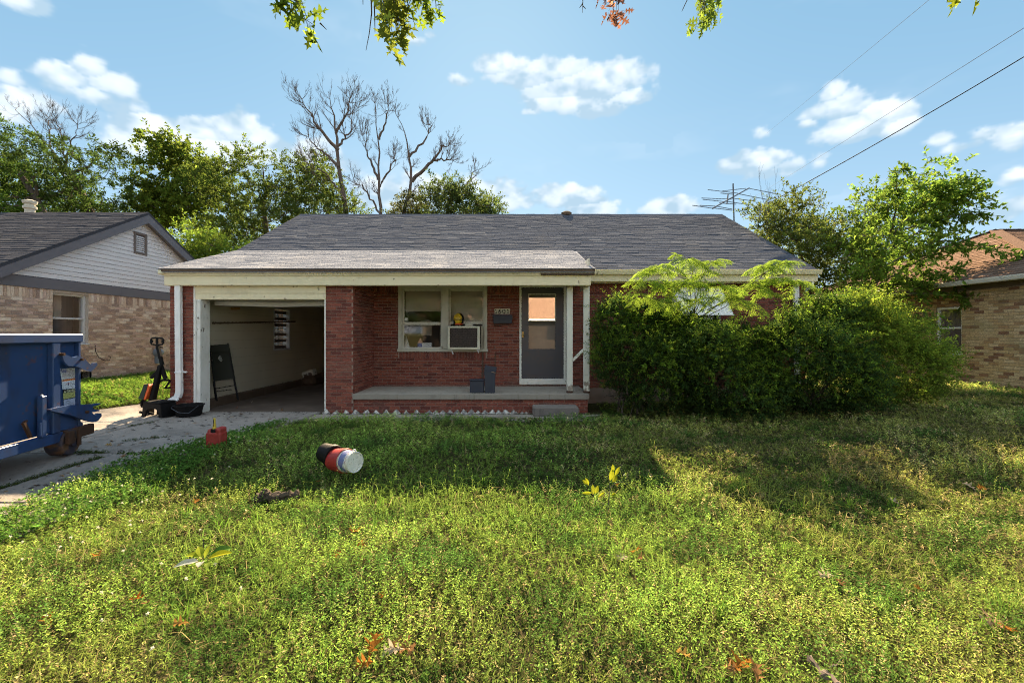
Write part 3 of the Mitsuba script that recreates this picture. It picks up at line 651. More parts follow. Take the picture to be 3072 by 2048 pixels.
for k in range(len(uu) - 1):
    i = 4 * k; F += [[i, i + 2, i + 6], [i, i + 6, i + 4], [i + 1, i + 7, i + 3], [i + 1, i + 5, i + 7], [i + 2, i + 3, i + 7], [i + 2, i + 7, i + 6]]
put(H + '__awning', [(V, np.array(F)), bar((3.62, yb, zb), (4.72, yb, zb), .012), bar((4.72, 10.28, 2.0), (4.72, yb, zb), .015), Frame((0, 0, 0), (0, 1, 0), (1, 0, 0)).prism([(yt, zt), (yb, zb), (10.28, zb)], 3.62, 3.623)], 'metal_white', label='white corrugated awning over the right front window')
put(H + '__window_001__frame', [BW.cbox(AWN[0], AWN[0] + .06, AWN[2], AWN[3], -.1, .03), BW.cbox(AWN[1] - .06, AWN[1], AWN[2], AWN[3], -.1, .03), BW.cbox(AWN[0], AWN[1], AWN[2] - .04, AWN[2] + .03, -.1, .04), BW.cbox(AWN[0], AWN[1], AWN[3] - .05, AWN[3], -.1, .029)], 'trim_paint')
put(H + '__window_001__pane', BW.box(AWN[0] + .06, AWN[1] - .06, AWN[2] + .03, AWN[3] - .05, -.06, -.055), 'glass')
px, pz = 1.72, 5.36
put(H + '__roof__vent_pipe', [moved(lathe([(0, 0), (.16, 0), (.17, .09), (.10, .13), (0, .14)]), (1.74, 14.55, 5.33))], 'rot_wood')

# ---------------------------------------------------------------- lawn
rl = np.random.default_rng(21)
LAWN = Polygon([(-4.8, 0.8), (-4.72, 4.2), (-4.74, 4.7), (-4.72, 5.2), (-4.62, 5.7), (-4.42, 6.3), (-4.22, 6.9), (-4.1, 7.5), (-3.95, 7.95), (-3.6, 8.2), (-3.3, 8.3), (1.2, 8.34), (1.75, 8.55), (1.9, 10.2), (6.8, 10.2), (6.8, 15), (10.48, 15), (10.48, 8.0), (14, 7.9), (14, .8)])
LEFT = Polygon([(-9.72, 7.4), (-9.72, 17), (-8.02, 17), (-8.05, 10.4), (-8.3, 8.6), (-8.75, 7.0)])
CREEP = Polygon([(-5.0, 3.2), (-4.9, 4.7), (-4.86, 5.3), (-4.74, 5.8), (-4.52, 6.4), (-4.32, 7.0), (-4.2, 7.5), (-3.95, 8.05), (-3.7, 5.2), (-4.3, 3.2)])

def scatter(x0, x1, y0, y1, density, region, keep=None):
    n = rl.poisson(density * (x1 - x0) * (y1 - y0)); x, y = rl.uniform(x0, x1, n), rl.uniform(y0, y1, n)
    m = shapely.contains_xy(region, x, y) & (np.abs(x) < y * 1.22 + 0.5)
    x, y = x[m], y[m]
    if keep is not None:
        m = rl.uniform(size=len(x)) < keep(x, y); x, y = x[m], y[m]
    return np.column_stack([x, y, ground(x, y)])

def nz(P, f, seed, o=2):
    return meshkit.fbm(np.column_stack([P[:, 0] * f, P[:, 1] * f, 0 * P[:, 0]]), o, seed)

def lawn_colour(P):
    a = nz(P, 0.9, 31, 3); b = nz(P, 3.1, 32, 2)
    lush, olive, straw, dark = np.array([.230, .345, .068]), np.array([.325, .320, .092]), np.array([.46, .39, .19]), np.array([.070, .160, .034])
    dry = np.clip(sm(-1.0, 4.5, P[:, 0]) * 0.62 + (a - .5) * 1.2 + 0.02, 0, 1)[:, None]
    c = lush * (1 - dry) + olive * dry
    c = c + (dark - c) * np.clip((b - .48) * 4.2, 0, .85)[:, None]
    s = (rl.uniform(size=len(P)) < 0.05 + 0.22 * dry[:, 0])[:, None]
    return np.where(s, straw * rl.uniform(.6, 1.1, (len(P), 1)), c)

def tilt(n, up=1.0, s=0.45):
    return unit(np.column_stack([rl.normal(0, s, n), rl.normal(0, s, n), np.full(n, up)]))

lawn = Foliage(rl)
for y0, y1, dens, leaves, ll, hh in ((1.6, 2.6, 1000, 9, .0185, .14), (2.6, 3.6, 900, 9, .0205, .14), (3.6, 5.2, 680, 9, .0235, .13), (5.2, 7.2, 420, 8, .029, .11), (7.2, 9.2, 260, 8, .035, .10), (9.2, 13.0, 130, 8, .045, .10)):
    wx = min(14, y1 * 1.2 + .4)
    P = scatter(-wx, wx, y0, y1, dens, LAWN, lambda x, y: 0.35 + 0.9 * meshkit.fbm(np.column_stack([x * 2.2, y * 2.2, 0 * x]), 2, 40))
    k = len(P); tall = np.clip(nz(P, 1.1, 41, 3) * 2.6 - .55 + .15 * sm(1.5, -2.5, P[:, 0]), .45, 1.5); h = hh * tall * rl.uniform(.6, 1.35, k)
    P[:, 2] -= .012
    lawn.shoots(P, tilt(k), h, leaves, ll, 0.42, lawn_colour(P) * np.clip(.45 + .75 * h / hh, .4, 1.5)[:, None], spread=1.15, up=.12, t0=.30, stem=.0014, flat=1.2, fold=.15, colj=.34)  # tall sprigs lighter as young leaves; low ones darkened for shaded gaps
    Q = scatter(-wx, wx, y0, y1, dens * .6, LAWN); k = len(Q); Q[:, 2] -= .01
    lawn.blades(Q, tilt(k, 1, .38), hh * rl.uniform(.5, 1.7, k) * np.clip(nz(Q, 1.1, 44) * 2 - .2, .4, 1.4), ll * .2, lawn_colour(Q) * rl.uniform(.7, 1.2, (k, 1)), bend=rl.uniform(.1, .7, (k, 1)))
    # flat leaves close to the soil fill the gaps, darkened for shade between plants
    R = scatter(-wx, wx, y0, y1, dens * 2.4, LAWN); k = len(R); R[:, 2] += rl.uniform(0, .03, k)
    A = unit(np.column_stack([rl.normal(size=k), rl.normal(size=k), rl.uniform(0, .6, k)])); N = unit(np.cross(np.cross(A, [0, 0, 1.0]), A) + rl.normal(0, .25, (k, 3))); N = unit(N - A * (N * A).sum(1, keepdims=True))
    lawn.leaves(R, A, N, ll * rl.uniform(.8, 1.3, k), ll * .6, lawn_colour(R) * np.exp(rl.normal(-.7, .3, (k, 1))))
# taller weeds, seen against the shade
P = np.vstack([scatter(-4.6, 2.0, 4.0, 5.1, 22, LAWN), scatter(-5, 9, 3.6, 6.2, 26, LAWN, lambda x, y: sm(.45, .62, meshkit.fbm(np.column_stack([x * 1.4, y * 1.4, 0 * x]), 2, 55))), scatter(-5, 8, 1.8, 3.6, 14, LAWN)])
k = len(P); lawn.shoots(P, tilt(k, 1, .22), rl.uniform(.14, .27, k), 13, .017, .42, lawn_colour(P) * 1.1, spread=.9, up=.3, t0=.25, stem=.0018, droop=.08)
# straw
P = scatter(-5, 10, 1.6, 6.5, 150, LAWN, lambda x, y: .15 + .85 * sm(-1, 4, x) * sm(.4, .6, meshkit.fbm(np.column_stack([x * .9, y * .9, 0 * x]), 2, 77))); k = len(P); P[:, 2] += .02
lawn.blades(P, tilt(k, .6, .8), rl.uniform(.05, .16, k), .0035, np.array([.42, .34, .17]) * rl.uniform(.6, 1.2, (k, 1)), bend=.5)
# clumps of broad grass
C = scatter(-5, 6, 1.7, 5.0, 1.6, LAWN); P = np.repeat(C, 14, 0) + np.column_stack([rl.normal(0, .025, (len(C) * 14, 2)), np.zeros(len(C) * 14)]); k = len(P)
lawn.blades(P, tilt(k, 1, .3), rl.uniform(.10, .21, k), .006, np.array([.15, .29, .04]) * rl.uniform(.7, 1.2, (k, 1)), bend=rl.uniform(.1, .5, (k, 1)))
# the far strip by the left house
P = scatter(-10, -7.8, 7, 17, 420, LEFT); k = len(P)
lawn.shoots(P, tilt(k), rl.uniform(.04, .11, k), 7, .045, .4, lawn_colour(P) * [1.0, 1.05, .9], spread=1, up=.3, t0=.1, flat=.5)
Q = scatter(-10, -7.8, 7, 17, 300, LEFT); k = len(Q); lawn.blades(Q, tilt(k, 1, .4), rl.uniform(.05, .16, k), .012, np.array([.16, .27, .05]) * rl.uniform(.6, 1.2, (k, 1)))
# clover creeping over the edge of the drive
P = scatter(-5.3, -3.6, 3.3, 8.2, 900, CREEP, lambda x, y: .25 + .75 * sm(-5.05, -4.75, x + .35 * meshkit.fbm(np.column_stack([x * 3, y * 3, 0 * x]), 2, 61)))
k = len(P); P[:, 2] += .015
lawn.shoots(P, tilt(k, .8, .6), rl.uniform(.05, .11, k), 4, .026, .9, np.array([.10, .205, .04]) * rl.uniform(.7, 1.4, (k, 1)), spread=1.1, up=.05, t0=.75, stem=.0012, flat=1.6, fold=.1)
# weeds in the joints of the drive
def along(a, b, n, w=.03):
    t = rl.uniform(0, 1, n)[:, None]; p = np.array(a) + (np.array(b) - np.array(a)) * t + rl.normal(0, w, (n, 2)) * .5
    return np.column_stack([p, ground(p[:, 0], p[:, 1]) + .004])
P = np.vstack([along((-5.72, 4.4), (-5.25, 5.8), 420), along((-5.9, 5.97), (-5.35, 5.96), 190, .06), along((-6.85, 5.98), (-6.5, 5.98), 90, .08), along((-5.6, 6.6), (-5.2, 6.85), 60, .05), along((-6.4, 7.6), (-6.3, 8.0), 40, .05), along((-5.15, 5.95), (-4.7, 5.95), 90)])
k = len(P); lawn.shoots(P, tilt(k, .7, .8), rl.uniform(.02, .06, k), 5, .02, .4, np.array([.075, .11, .03]) * rl.uniform(.5, 1.4, (k, 1)), spread=1, up=.2)
lawn.put('lawn_grass', 'grass_leaf', label='overgrown weedy lawn of clover, grass and small leafy weeds', kind='stuff')

# white clover heads
fl = Foliage(rl)
P = np.vstack([scatter(-5.2, -2.9, 2.6, 7.4, 17, CREEP.union(LAWN), lambda x, y: sm(-2.9, -4.5, x)), scatter(-4.5, -1.2, 2.0, 3.8, 9, LAWN, lambda x, y: sm(-.9, -2.6, x))])
k = len(P); P[:, 2] += rl.uniform(.07, .15, k)
for r in range(16):
    d = unit(rl.normal(size=(k, 3)) + [0, 0, .35]); N = unit(np.cross(d, rl.normal(size=(k, 3))))
    fl.leaves(P, d, N, rl.uniform(.010, .016, k), .006, np.array([.78, .76, .66]) * rl.uniform(.8, 1.1, (k, 1)))
fl.blades(P - [0, 0, .12], np.tile([0, 0, 1.0], (k, 1)), .13, .0025, np.tile([.2, .25, .08], (k, 1)), bend=.02)
fl.put('clover_flowers', 'grass_leaf', label='white clover heads along the drive side of the lawn', kind='stuff')

# ---------------------------------------------------------------- shrubs in front of the house
def shrub(key, label, lobes, col, n, leaf, seed, base, group=None, tipcol=None, cat='shrub', L=(.12, .30), per=10, stems=9):
    r = np.random.default_rng(seed); F = Foliage(r); tag(key, label, cat, group); k = .95
    lobes = [(a[0] * k, a[1] * k, 1.57 + (a[2] - 1.57) * k, a[3] * k, a[4], a[5] * k) for a in lobes]; base = (base[0] * k, base[1] * k, base[2])
    lobes = lobes + [tuple(np.array(a[:3]) + unit(r.normal(size=3) + [0, -.4, .45]) * np.array(a[3:6]) * .95) + (r.uniform(.13, .32),) * 3 for a in lobes for _ in range(7)]
    vol = np.array([a[3] * a[4] + a[4] * a[5] + a[3] * a[5] for a in lobes]); pick = r.choice(len(lobes), n, p=vol / vol.sum())
    l = np.array(lobes)[pick]; d = unit(r.normal(size=(n, 3)) + [0, -.25, .25]); rad = r.uniform(.55, 1.0, n) ** .5
    P = l[:, :3] + d * l[:, 3:6] * rad[:, None]; out = unit(d / l[:, 3:6])
    ins = np.zeros(n, bool)
    for a in lobes:
        ins |= (((P - a[:3]) / np.array(a[3:6])) ** 2).sum(1) < .42
    ok = ~ins & (P[:, 2] > ground(P[:, 0], P[:, 1]) + .02) & ((P[:, 1] < 10.22 + 99 * (P[:, 0] > 6.75))); P, out, d = P[ok], out[ok], d[ok]; k = len(P)
    D = unit(out + [0, 0, .18] + r.normal(0, .45, (k, 3)))
    c = np.array(col) * np.exp(r.normal(0, .16, (k, 1))); cl = meshkit.fbm(P * 2.2, 2, seed)[:, None]; c = c * (.55 + .9 * cl)
    if tipcol is not None:
        lit = (r.uniform(size=(k, 1)) < .40) & (d[:, 2:] > -.3); c = np.where(lit, np.array(tipcol) * r.uniform(.7, 1.15, (k, 1)), c)  # upward shoots take the lighter colour: painted sun on the tips
    F.shoots(P, D, r.uniform(*L, k), per, leaf, .5, c, spread=.9, up=.1, stem=.002, colj=.25, flat=.9)
    m = 240; s = r.choice(np.nonzero(out[:, 1] < .3)[0], m); F.shoots(P[s], unit(out[s] * .9 + [0, 0, .45] + r.normal(0, .35, (m, 3))), r.uniform(.25, .6, m), 17, leaf * .85, .42, np.array(tipcol) * r.uniform(.5, 1.05, (m, 1)), spread=.75, up=.15, stem=.003, droop=.25)
    m = 55; s = r.choice(np.nonzero((out[:, 1] < .2) & (out[:, 2] > .1))[0], m); F.shoots(P[s], unit(out[s] + [0, 0, .7] + r.normal(0, .3, (m, 3))), r.uniform(.55, .95, m), 28, leaf * .9, .42, np.array(tipcol) * r.uniform(.5, 1.05, (m, 1)), spread=.75, up=.05, stem=.004, droop=.5)
    F.put(key + '__crown')
    lines = []
    for i in range(stems):
        a = lobes[i % len(lobes)]; e = np.array(a[:3]) + r.normal(0, .3, 3) * np.array(a[3:6]); b = np.array(base) + [r.normal(0, .18), r.normal(0, .1), 0]; b[2] = ground(b[0], b[1]) - .05
        p = branch_line(b, e, r, .1, 7); lines.append((p, np.linspace(.022, .007, 7)))
        for q in range(4):
            s = p[r.integers(2, 6)]; lines.append((branch_line(s, s + unit(r.normal(size=3) + [0, 0, .6]) * r.uniform(.4, .8), r, .12, 5), np.linspace(.008, .003, 5)))
    put(key + '__stem', tubes(lines, 5), 'bark')

dk, tp = (.052, .100, .028), (.17, .27, .034)  # tp: lighter tips, the sun on them put into the leaf colour
shrub('evergreen_shrub', 'dark evergreen bush nearest the porch posts, in front of the red brick wall', [(2.35, 9.35, .95, .48, .6, .62), (2.5, 9.4, 1.35, .62, .6, .55), (2.95, 9.1, .70, .7, .7, .7), (3.0, 9.5, 1.5, .5, .4, .40), (2.25, 9.5, 1.72, .22, .25, .30)], dk, 5200, .050, 101, (2.5, 9.4, 0), tipcol=tp)
shrub('evergreen_shrub', 'broad dark bush below the corrugated awning', [(4.0, 9.0, .74, .95, .75, .70), (3.6, 8.8, 1.05, .7, .6, .50), (4.5, 9.1, 1.08, .75, .6, .50), (4.1, 8.55, .6, .8, .5, .5), (3.4, 9.4, 1.45, .40, .4, .32)], dk, 6500, .050, 102, (4.0, 9.1, .3), tipcol=tp)
shrub('evergreen_shrub', 'tall dark bush under the right corner of the house', [(5.8, 9.0, .9, .95, .8, .82), (5.4, 8.6, 1.08, .7, .6, .54), (6.2, 9.2, 1.38, .7, .6, .58), (5.8, 8.4, .65, .85, .5, .5), (6.4, 9.0, 1.72, .45, .45, .36)], dk, 6800, .050, 103, (5.8, 9.0, .3), tipcol=tp)
shrub('evergreen_shrub', 'sunlit yellow green bush at the end of the row, near the right neighbour', [(7.3, 9.5, 1.05, .95, .8, .9), (7.0, 9.2, 1.55, .7, .6, .55), (7.8, 9.6, 1.15, .7, .7, .6), (7.6, 9.0, .8, 1.0, .6, .55), (7.4, 9.8, 1.7, .55, .5, .4), (8.2, 9.7, .8, .5, .6, .42)], (.15, .225, .035), 7200, .048, 104, (7.4, 9.5, .3), tipcol=(.30, .40, .05))  # leaf colours raised above the other bushes: sunlight put into them

shrub('street_tree', 'leafy tree across the street, mirrored in the front window', [(-6.5, -20, 4.6, 3.0, 2.5, 2.0), (-8.2, -19.5, 3.8, 1.8, 1.6, 1.3), (-4.6, -20.5, 3.6, 1.7, 1.6, 1.2)], (.06, .11, .03), 2600, .20, 120, (-6.5, -20, 0), tipcol=(.10, .17, .03), cat='tree', L=(.4, .9), per=9)

# ---------------------------------------------------------------- mimosa
rm = np.random.default_rng(55); M = 'mimosa_tree'
tag(M, 'young mimosa tree with feathery yellow green fronds in front of the awning', 'tree')
F = Foliage(rm); lines = []
def fronds(P, D, L, npin, col):
    """doubly feathered leaves: comb-like pinnae on both sides of an arching rib"""
    for p, d, l, c in zip(P, D, L, col):
        s = unit(np.cross(d, [0, 0, 1.0])); t = np.linspace(.15, 1, npin); rib = p + d * l * t[:, None]; rib[:, 2] -= .62 * l * t * t
        for sg in (-1, 1):
            pd = unit(d * .55 + s * sg * .9 + np.array([0, 0, -.38]) + rm.normal(0, .18, (npin, 3))); pl = l * .42 * np.sin(.5 + t * 2.2) * rm.uniform(.85, 1.1, npin)
            m = 9; u = (np.arange(m) + 1) / m
            B = (rib[:, None] + pd[:, None] * (pl[:, None] * u)[..., None]); B[..., 2] -= .35 * pl[:, None] * u * u
            q = unit(np.cross(pd, np.array([0, 0, 1.0]) + rm.normal(0, .25, (npin, 3))))
            for sd in (-1, 1):
                A = unit(pd * .5 + q * sd)[:, None].repeat(m, 1).reshape(-1, 3); N = unit(np.cross(A, np.repeat(pd, m, 0)) * sd + 1e-6)
                F.leaves(B.reshape(-1, 3), A, N, .042, .0115, np.tile(c, (len(A), 1)) * np.exp(rm.normal(0, .15, (len(A), 1))), fold=.05)
        lines.append((np.vstack([p, rib]), np.linspace(.004, .0012, npin + 1)))
trunk = np.array([[3.55, 9.0, .3], [3.58, 9.0, 1.0], [3.54, 8.95, 1.75], [3.60, 8.92, 2.2], [3.58, 8.95, 2.55]])
lines.append((trunk, [.026, .022, .017, .012, .006]))
tufts = [(W(1985, 800, 8.05), 9), (W(2060, 775, 8.18), 10), (W(2130, 790, 8.28), 9), (W(1945, 850, 8.00), 8), (W(2060, 850, 8.00), 9), (W(2150, 860, 8.09), 9), (W(2220, 900, 8.18), 7), (W(1990, 905, 8.00), 6), (W(2100, 905, 8.09), 5)]
tufts = [(e, max(4, int(n * (.72 if e[2] > 2.55 else .8)))) for e, n in tufts + [((W(1960, 815, 8.3)), 6), (W(2010, 860, 8.2), 7), (W(2105, 825, 8.3), 6), (W(2180, 880, 8.2), 7), (W(1925, 890, 8.1), 6), (W(2050, 905, 8.1), 6)]]
for e, n in tufts:
    s = trunk[rm.integers(2, 5)]; lines.append((branch_line(s, e, rm, .06, 6, .05), np.linspace(.010, .004, 6)))
    ang = rm.uniform(0, 6.28) + np.arange(n) * 2.4; D = unit(np.column_stack([np.cos(ang), np.sin(ang), rm.uniform(-.2, .95, n)]))
    fronds(np.tile(e, (n, 1)) + D * .03, D, rm.uniform(.30, .46, n), 9, np.array([.27, .40, .05]) * rm.uniform(.75, 1.15, (n, 1)))
arm = branch_line(trunk[2], W(2290, 820, 8.37), rm, .02, 8, .02); lines.append((arm, np.linspace(.013, .007, 8)))
lines.append((branch_line(W(2120, 930, 8.28), W(2330, 835, 8.37), rm, .02, 6), np.linspace(.009, .004, 6)))
for e, n in [(W(2290, 800, 8.37), 9), (W(2350, 790, 8.46), 8), (W(2330, 840, 8.37), 8), (W(2385, 845, 8.46), 7), (W(2265, 850, 8.28), 6), (W(2310, 880, 8.37), 4)]:
    lines.append((branch_line(arm[-1], e, rm, .05, 4), np.linspace(.007, .003, 4)))
    ang = rm.uniform(0, 6.28) + np.arange(n) * 2.4; D = unit(np.column_stack([np.cos(ang), np.sin(ang), rm.uniform(-.2, .8, n)]))
    fronds(np.tile(e, (n, 1)), D, rm.uniform(.25, .38, n), 7, np.array([.27, .40, .05]) * rm.uniform(.75, 1.15, (n, 1)))
F.put(M + '__crown'); put(M + '__trunk', tubes(lines, 5), 'bark')

# ---------------------------------------------------------------- trees
def crown_tree(key, label, outline, Y, depth, npads, pad, trunk, seed, col, leaf=.13, lw=.45, per=9, nshoot=26, shootL=(.25, .6), flat=.35, group=None, trunk_r=.16, cat='tree', spread=.8, up=.1, droop=.1, bark='bark', limbs=2, thin=.012, k=1.0):
    """pads of leafy shoots scattered through a crown, each fed by a branch from the trunk. outline: pixel polygon at distance Y"""
    r = np.random.default_rng(seed); F = Foliage(r); tag(key, label, cat, group)
    kk = k; Y, depth, pad, leaf, trunk_r, thin, shootL = Y * k, depth * k, pad * k, leaf * k, trunk_r * k, thin * k, (shootL[0] * k, shootL[1] * k); trunk = [(x, y, z * k) for x, y, z in trunk]
    poly = Polygon([(W(x, y, Y)[0], W(x, y, Y)[2]) for x, y in outline]); x0, z0, x1, z1 = poly.bounds; C = []
    tries = 0
    while len(C) < npads and tries < 20000:
        tries += 1; x, z = r.uniform(x0, x1), r.uniform(z0, z1)
        if shapely.contains_xy(poly, x, z):
            c = np.array([x, Y + r.uniform(-depth, depth), z])
            if all(np.linalg.norm((c - q) * [1, .5, 1.3]) > pad * .62 for q in C[-60:]):
                C.append(c)
    C = np.array(C); tk = np.array([W(*t) for t in trunk], float); tk = np.vstack([[[tk[0, 0], tk[0, 1], float(ground(tk[0, 0], tk[0, 1])) - .2]], tk[tk[:, 2] > 1.0]]); lines = [(tk, np.linspace(trunk_r, trunk_r * .35, len(tk)))]
    nodes, nr = [*tk[len(tk) // 2:]], [trunk_r * .45] * (len(tk) - len(tk) // 2)
    for c in C[np.argsort(np.linalg.norm(C - tk[-1], axis=1))]:
        cost = [np.linalg.norm(c - n) + .8 * max(0, n[2] - c[2]) for n in nodes]; i = int(np.argmin(cost)); p = branch_line(nodes[i], c, r, .11, 6, .03); r0 = max(nr[i] * .62, thin)
        lines.append((p, np.linspace(r0, max(r0 * .55, thin * .6), 6))); nodes += [p[3], p[5]]; nr += [r0 * .8, r0 * .6]
        for q in range(limbs):
            lines.append((branch_line(p[4], c + r.normal(0, pad * .5, 3) * [1, 1, flat], r, .12, 4), np.linspace(thin * .8, thin * .3, 4)))
    P = np.repeat(C, nshoot, 0); k = len(P); d = unit(r.normal(size=(k, 3)))
    P = P + d * np.array([pad, pad, pad * flat]) * r.uniform(.2, 1, (k, 1)) ** .5 * np.repeat(r.uniform(.6, 1.25, (len(C), 1)), nshoot, 0)
    D = unit(d * [1, 1, .5] + [0, 0, up] + r.normal(0, .3, (k, 3)))
    cc = np.array(col) * np.exp(np.repeat(r.normal(0, .22, (len(C), 1)), nshoot, 0)) * np.exp(r.normal(0, .15, (k, 1)))
    F.shoots(P, D, r.uniform(*shootL, k), per, leaf, lw, cc, spread=spread, up=up, droop=droop, stem=.004, stemcol=(.06, .05, .035))
    F.put(key + '__crown'); put(key + '__trunk', tubes(lines, 6), bark)

def bare(key, parent_lines, seeds, r, **kw):
    pass

crown_tree('locust_tree', 'wide locust tree with layered dark feathery foliage behind the left neighbour', [(-60, 400), (60, 385), (160, 400), (250, 440), (330, 430), (400, 470), (455, 530), (470, 610), (430, 660), (330, 690), (-60, 690)], 21, 2.2, 125, .62, [(330, 800, 21), (300, 700, 21), (255, 600, 21), (215, 520, 21)], 201, (.058, .098, .022), leaf=.15, lw=.40, per=10, nshoot=17, flat=.26, trunk_r=.30, droop=.2, up=.02, k=1.75)
crown_tree('shade_tree', 'locust tree with a dark leaning trunk at the left edge of the picture', [(-120, 380), (10, 385), (90, 450), (150, 560), (140, 650), (-120, 690)], 19, 2.0, 50, .6, [(200, 790, 19), (150, 680, 19), (110, 600, 19), (60, 520, 19)], 202, (.075, .13, .025), leaf=.15, lw=.40, per=10, nshoot=17, flat=.26, trunk_r=.25, droop=.2, up=.02, k=1.75)
crown_tree('maple_tree', 'rounded yellow green maple behind the roof peak of the left neighbour', [(480, 470), (540, 435), (600, 450), (640, 480), (655, 560), (640, 650), (580, 690), (500, 680), (470, 600)], 22, 1.7, 62, .5, [(440, 860, 22), (490, 690, 22), (545, 610, 22), (575, 540, 22)], 203, (.125, .178, .028), leaf=.15, lw=.75, per=8, nshoot=26, flat=.7, trunk_r=.2, spread=1, k=1.75)
crown_tree('elm_tree', 'dark loose tree between the maple and the dead trees', [(640, 560), (700, 490), (760, 480), (800, 500), (860, 470), (940, 480), (1000, 540), (1060, 590), (1090, 660), (900, 700), (760, 760), (690, 790), (650, 700)], 21, 2.0, 105, .55, [(830, 860, 21), (800, 700, 21), (790, 620, 21), (800, 560, 21)], 204, (.085, .125, .026), leaf=.145, lw=.42, per=10, nshoot=24, flat=.8, trunk_r=.17, up=.35, k=1.75)
crown_tree('garden_hedge', 'bright green sunlit bushes in the gap between the two houses', [(520, 760), (560, 715), (640, 705), (690, 720), (740, 730), (760, 800), (640, 900), (540, 830)], 18, 1.2, 60, .42, [(620, 960, 18), (620, 860, 18), (620, 780, 18)], 205, (.14, .21, .03), leaf=.12, lw=.5, per=9, nshoot=26, flat=.8, trunk_r=.06, cat='bush', k=1.3)
crown_tree('backyard_tree', 'small dense dark tree rising behind the roof right of the dead trees', [(1300, 580), (1350, 560), (1400, 575), (1415, 610), (1425, 660), (1290, 680), (1285, 620)], 20, 1.0, 26, .36, [(1350, 800, 20), (1350, 680, 20), (1355, 620, 20)], 206, (.075, .11, .034), leaf=.12, lw=.5, per=10, nshoot=26, flat=.85, trunk_r=.12, k=1.75)
crown_tree('backyard_tree', 'low rounded tree just above the middle of the roof ridge', [(1190, 620), (1235, 585), (1275, 615), (1275, 680), (1175, 690)], 20.5, 1.0, 18, .42, [(1240, 820, 20.5), (1240, 690, 20.5), (1240, 640, 20.5)], 207, (.075, .088, .034), leaf=.12, lw=.5, per=10, nshoot=26, flat=.8, trunk_r=.1, k=1.75)
crown_tree('backyard_tree', 'smallest round tree crown, rightmost of those above the ridge', [(1420, 640), (1440, 595), (1475, 605), (1490, 680), (1420, 690)], 20, .8, 14, .36, [(1450, 800, 20), (1450, 690, 20), (1452, 650, 20)], 208, (.09, .13, .034), leaf=.12, lw=.5, per=10, nshoot=24, flat=.85, trunk_r=.08, k=1.75)

# dead trees: main limbs, then twigs
def dead_tree(key, label, limbs, Y, seed, r0, nb=9, L=1.3, depth=3, group=None):
    r = np.random.default_rng(seed); tag(key, label, 'tree', group); big, small = [], []
    for li, (pts, a, b) in enumerate(limbs):
        p = np.array([W(x, y, Y + (i * .45 * (-1) ** li)) for i, (x, y) in enumerate(pts)]); p = np.vstack([[[p[0, 0], p[0, 1], 0.0]], p]) if li == 0 else p; n = 14; t = np.linspace(0, len(p) - 1, n); q = np.column_stack([np.interp(t, range(len(p)), p[:, k]) for k in range(3)]) + r.normal(0, .06, (n, 3)); q[0] = p[0]
        rad = np.maximum(np.linspace(a, b, n) * r0 * (1 - .7 * np.linspace(0, 1, n) ** 2), .02); big.append((q, rad))
        for k in range(nb):
            i = r.integers(4, n); d = unit(q[i] - q[i - 1]); s = unit(np.cross(d, r.normal(size=3))); twigs(small, q[i], d * .8 + s * r.uniform(.5, 1.0), L * r.uniform(.5, 1.1), min(max(rad[i] * .5, .02), .045), depth, r, crook=.20, up=.22, rmin=.0075, kids=(1, 3), shrink=(.45, .7), ang=(.3, .75))
        twigs(small, q[-1], unit(q[-1] - q[-2]), L * .8, min(rad[-1], .03), depth, r, crook=.18, up=.25, rmin=.0075, kids=(2, 3), shrink=(.45, .7), ang=(.3, .75))
    put(key + '__trunk', tubes(big, 7), 'dead_bark'); put(key + '__branch', tubes(small, 4), 'dead_bark')
dead_tree('dead_tree', 'tallest bare dead tree behind the roof, leftmost of the three', [([(1055, 760), (1045, 660), (1020, 540), (1012, 430), (1005, 350), (990, 300)], 1.0, .3), ([(1015, 450), (970, 400), (930, 340), (900, 290)], .5, .15), ([(1018, 500), (960, 450), (910, 400)], .4, .12), ([(1008, 400), (1040, 340), (1050, 290)], .4, .12), ([(1012, 440), (1050, 400), (1060, 340)], .35, .12), ([(1035, 600), (980, 520), (920, 490)], .35, .12)], 34.1, 301, 0.280, nb=13, L=0.98, depth=3)
dead_tree('dead_tree', 'slender bare dead tree behind the roof, middle one of the three', [([(1150, 780), (1143, 650), (1135, 560), (1138, 470), (1130, 380), (1125, 310)], .8, .2), ([(1135, 540), (1105, 470), (1085, 400)], .45, .15), ([(1140, 560), (1185, 480), (1180, 470)], .35, .15), ([(1138, 420), (1160, 350), (1165, 310)], .35, .12), ([(1140, 640), (1090, 560), (1060, 550)], .35, .12)], 34.6, 302, 0.238, nb=12, L=0.81, depth=3)
dead_tree('dead_tree', 'forked bare dead tree leaning right behind the roof, rightmost of the three', [([(1190, 780), (1215, 640), (1232, 560), (1228, 480), (1218, 400), (1190, 340)], .9, .2), ([(1235, 545), (1290, 490), (1330, 440), (1345, 435)], .6, .2), ([(1228, 470), (1270, 430), (1290, 380), (1275, 370)], .4, .15), ([(1300, 480), (1340, 480), (1365, 478)], .35, .12), ([(1340, 660), (1380, 580), (1410, 540), (1425, 500)], .5, .15)], 35.4, 303, 0.252, nb=12, L=0.71, depth=3)
dead_tree('dead_tree', 'bare leafless crown rising above the locust tree at the left', [([(240, 800), (215, 600), (190, 500), (140, 430), (60, 340), (45, 325)], .7, .15), ([(190, 500), (215, 420), (240, 370)], .4, .12), ([(150, 440), (150, 380), (140, 340)], .35, .1), ([(200, 490), (180, 400), (165, 350)], .35, .1)], 39.4, 304, 0.224, nb=12, L=0.94, depth=3)
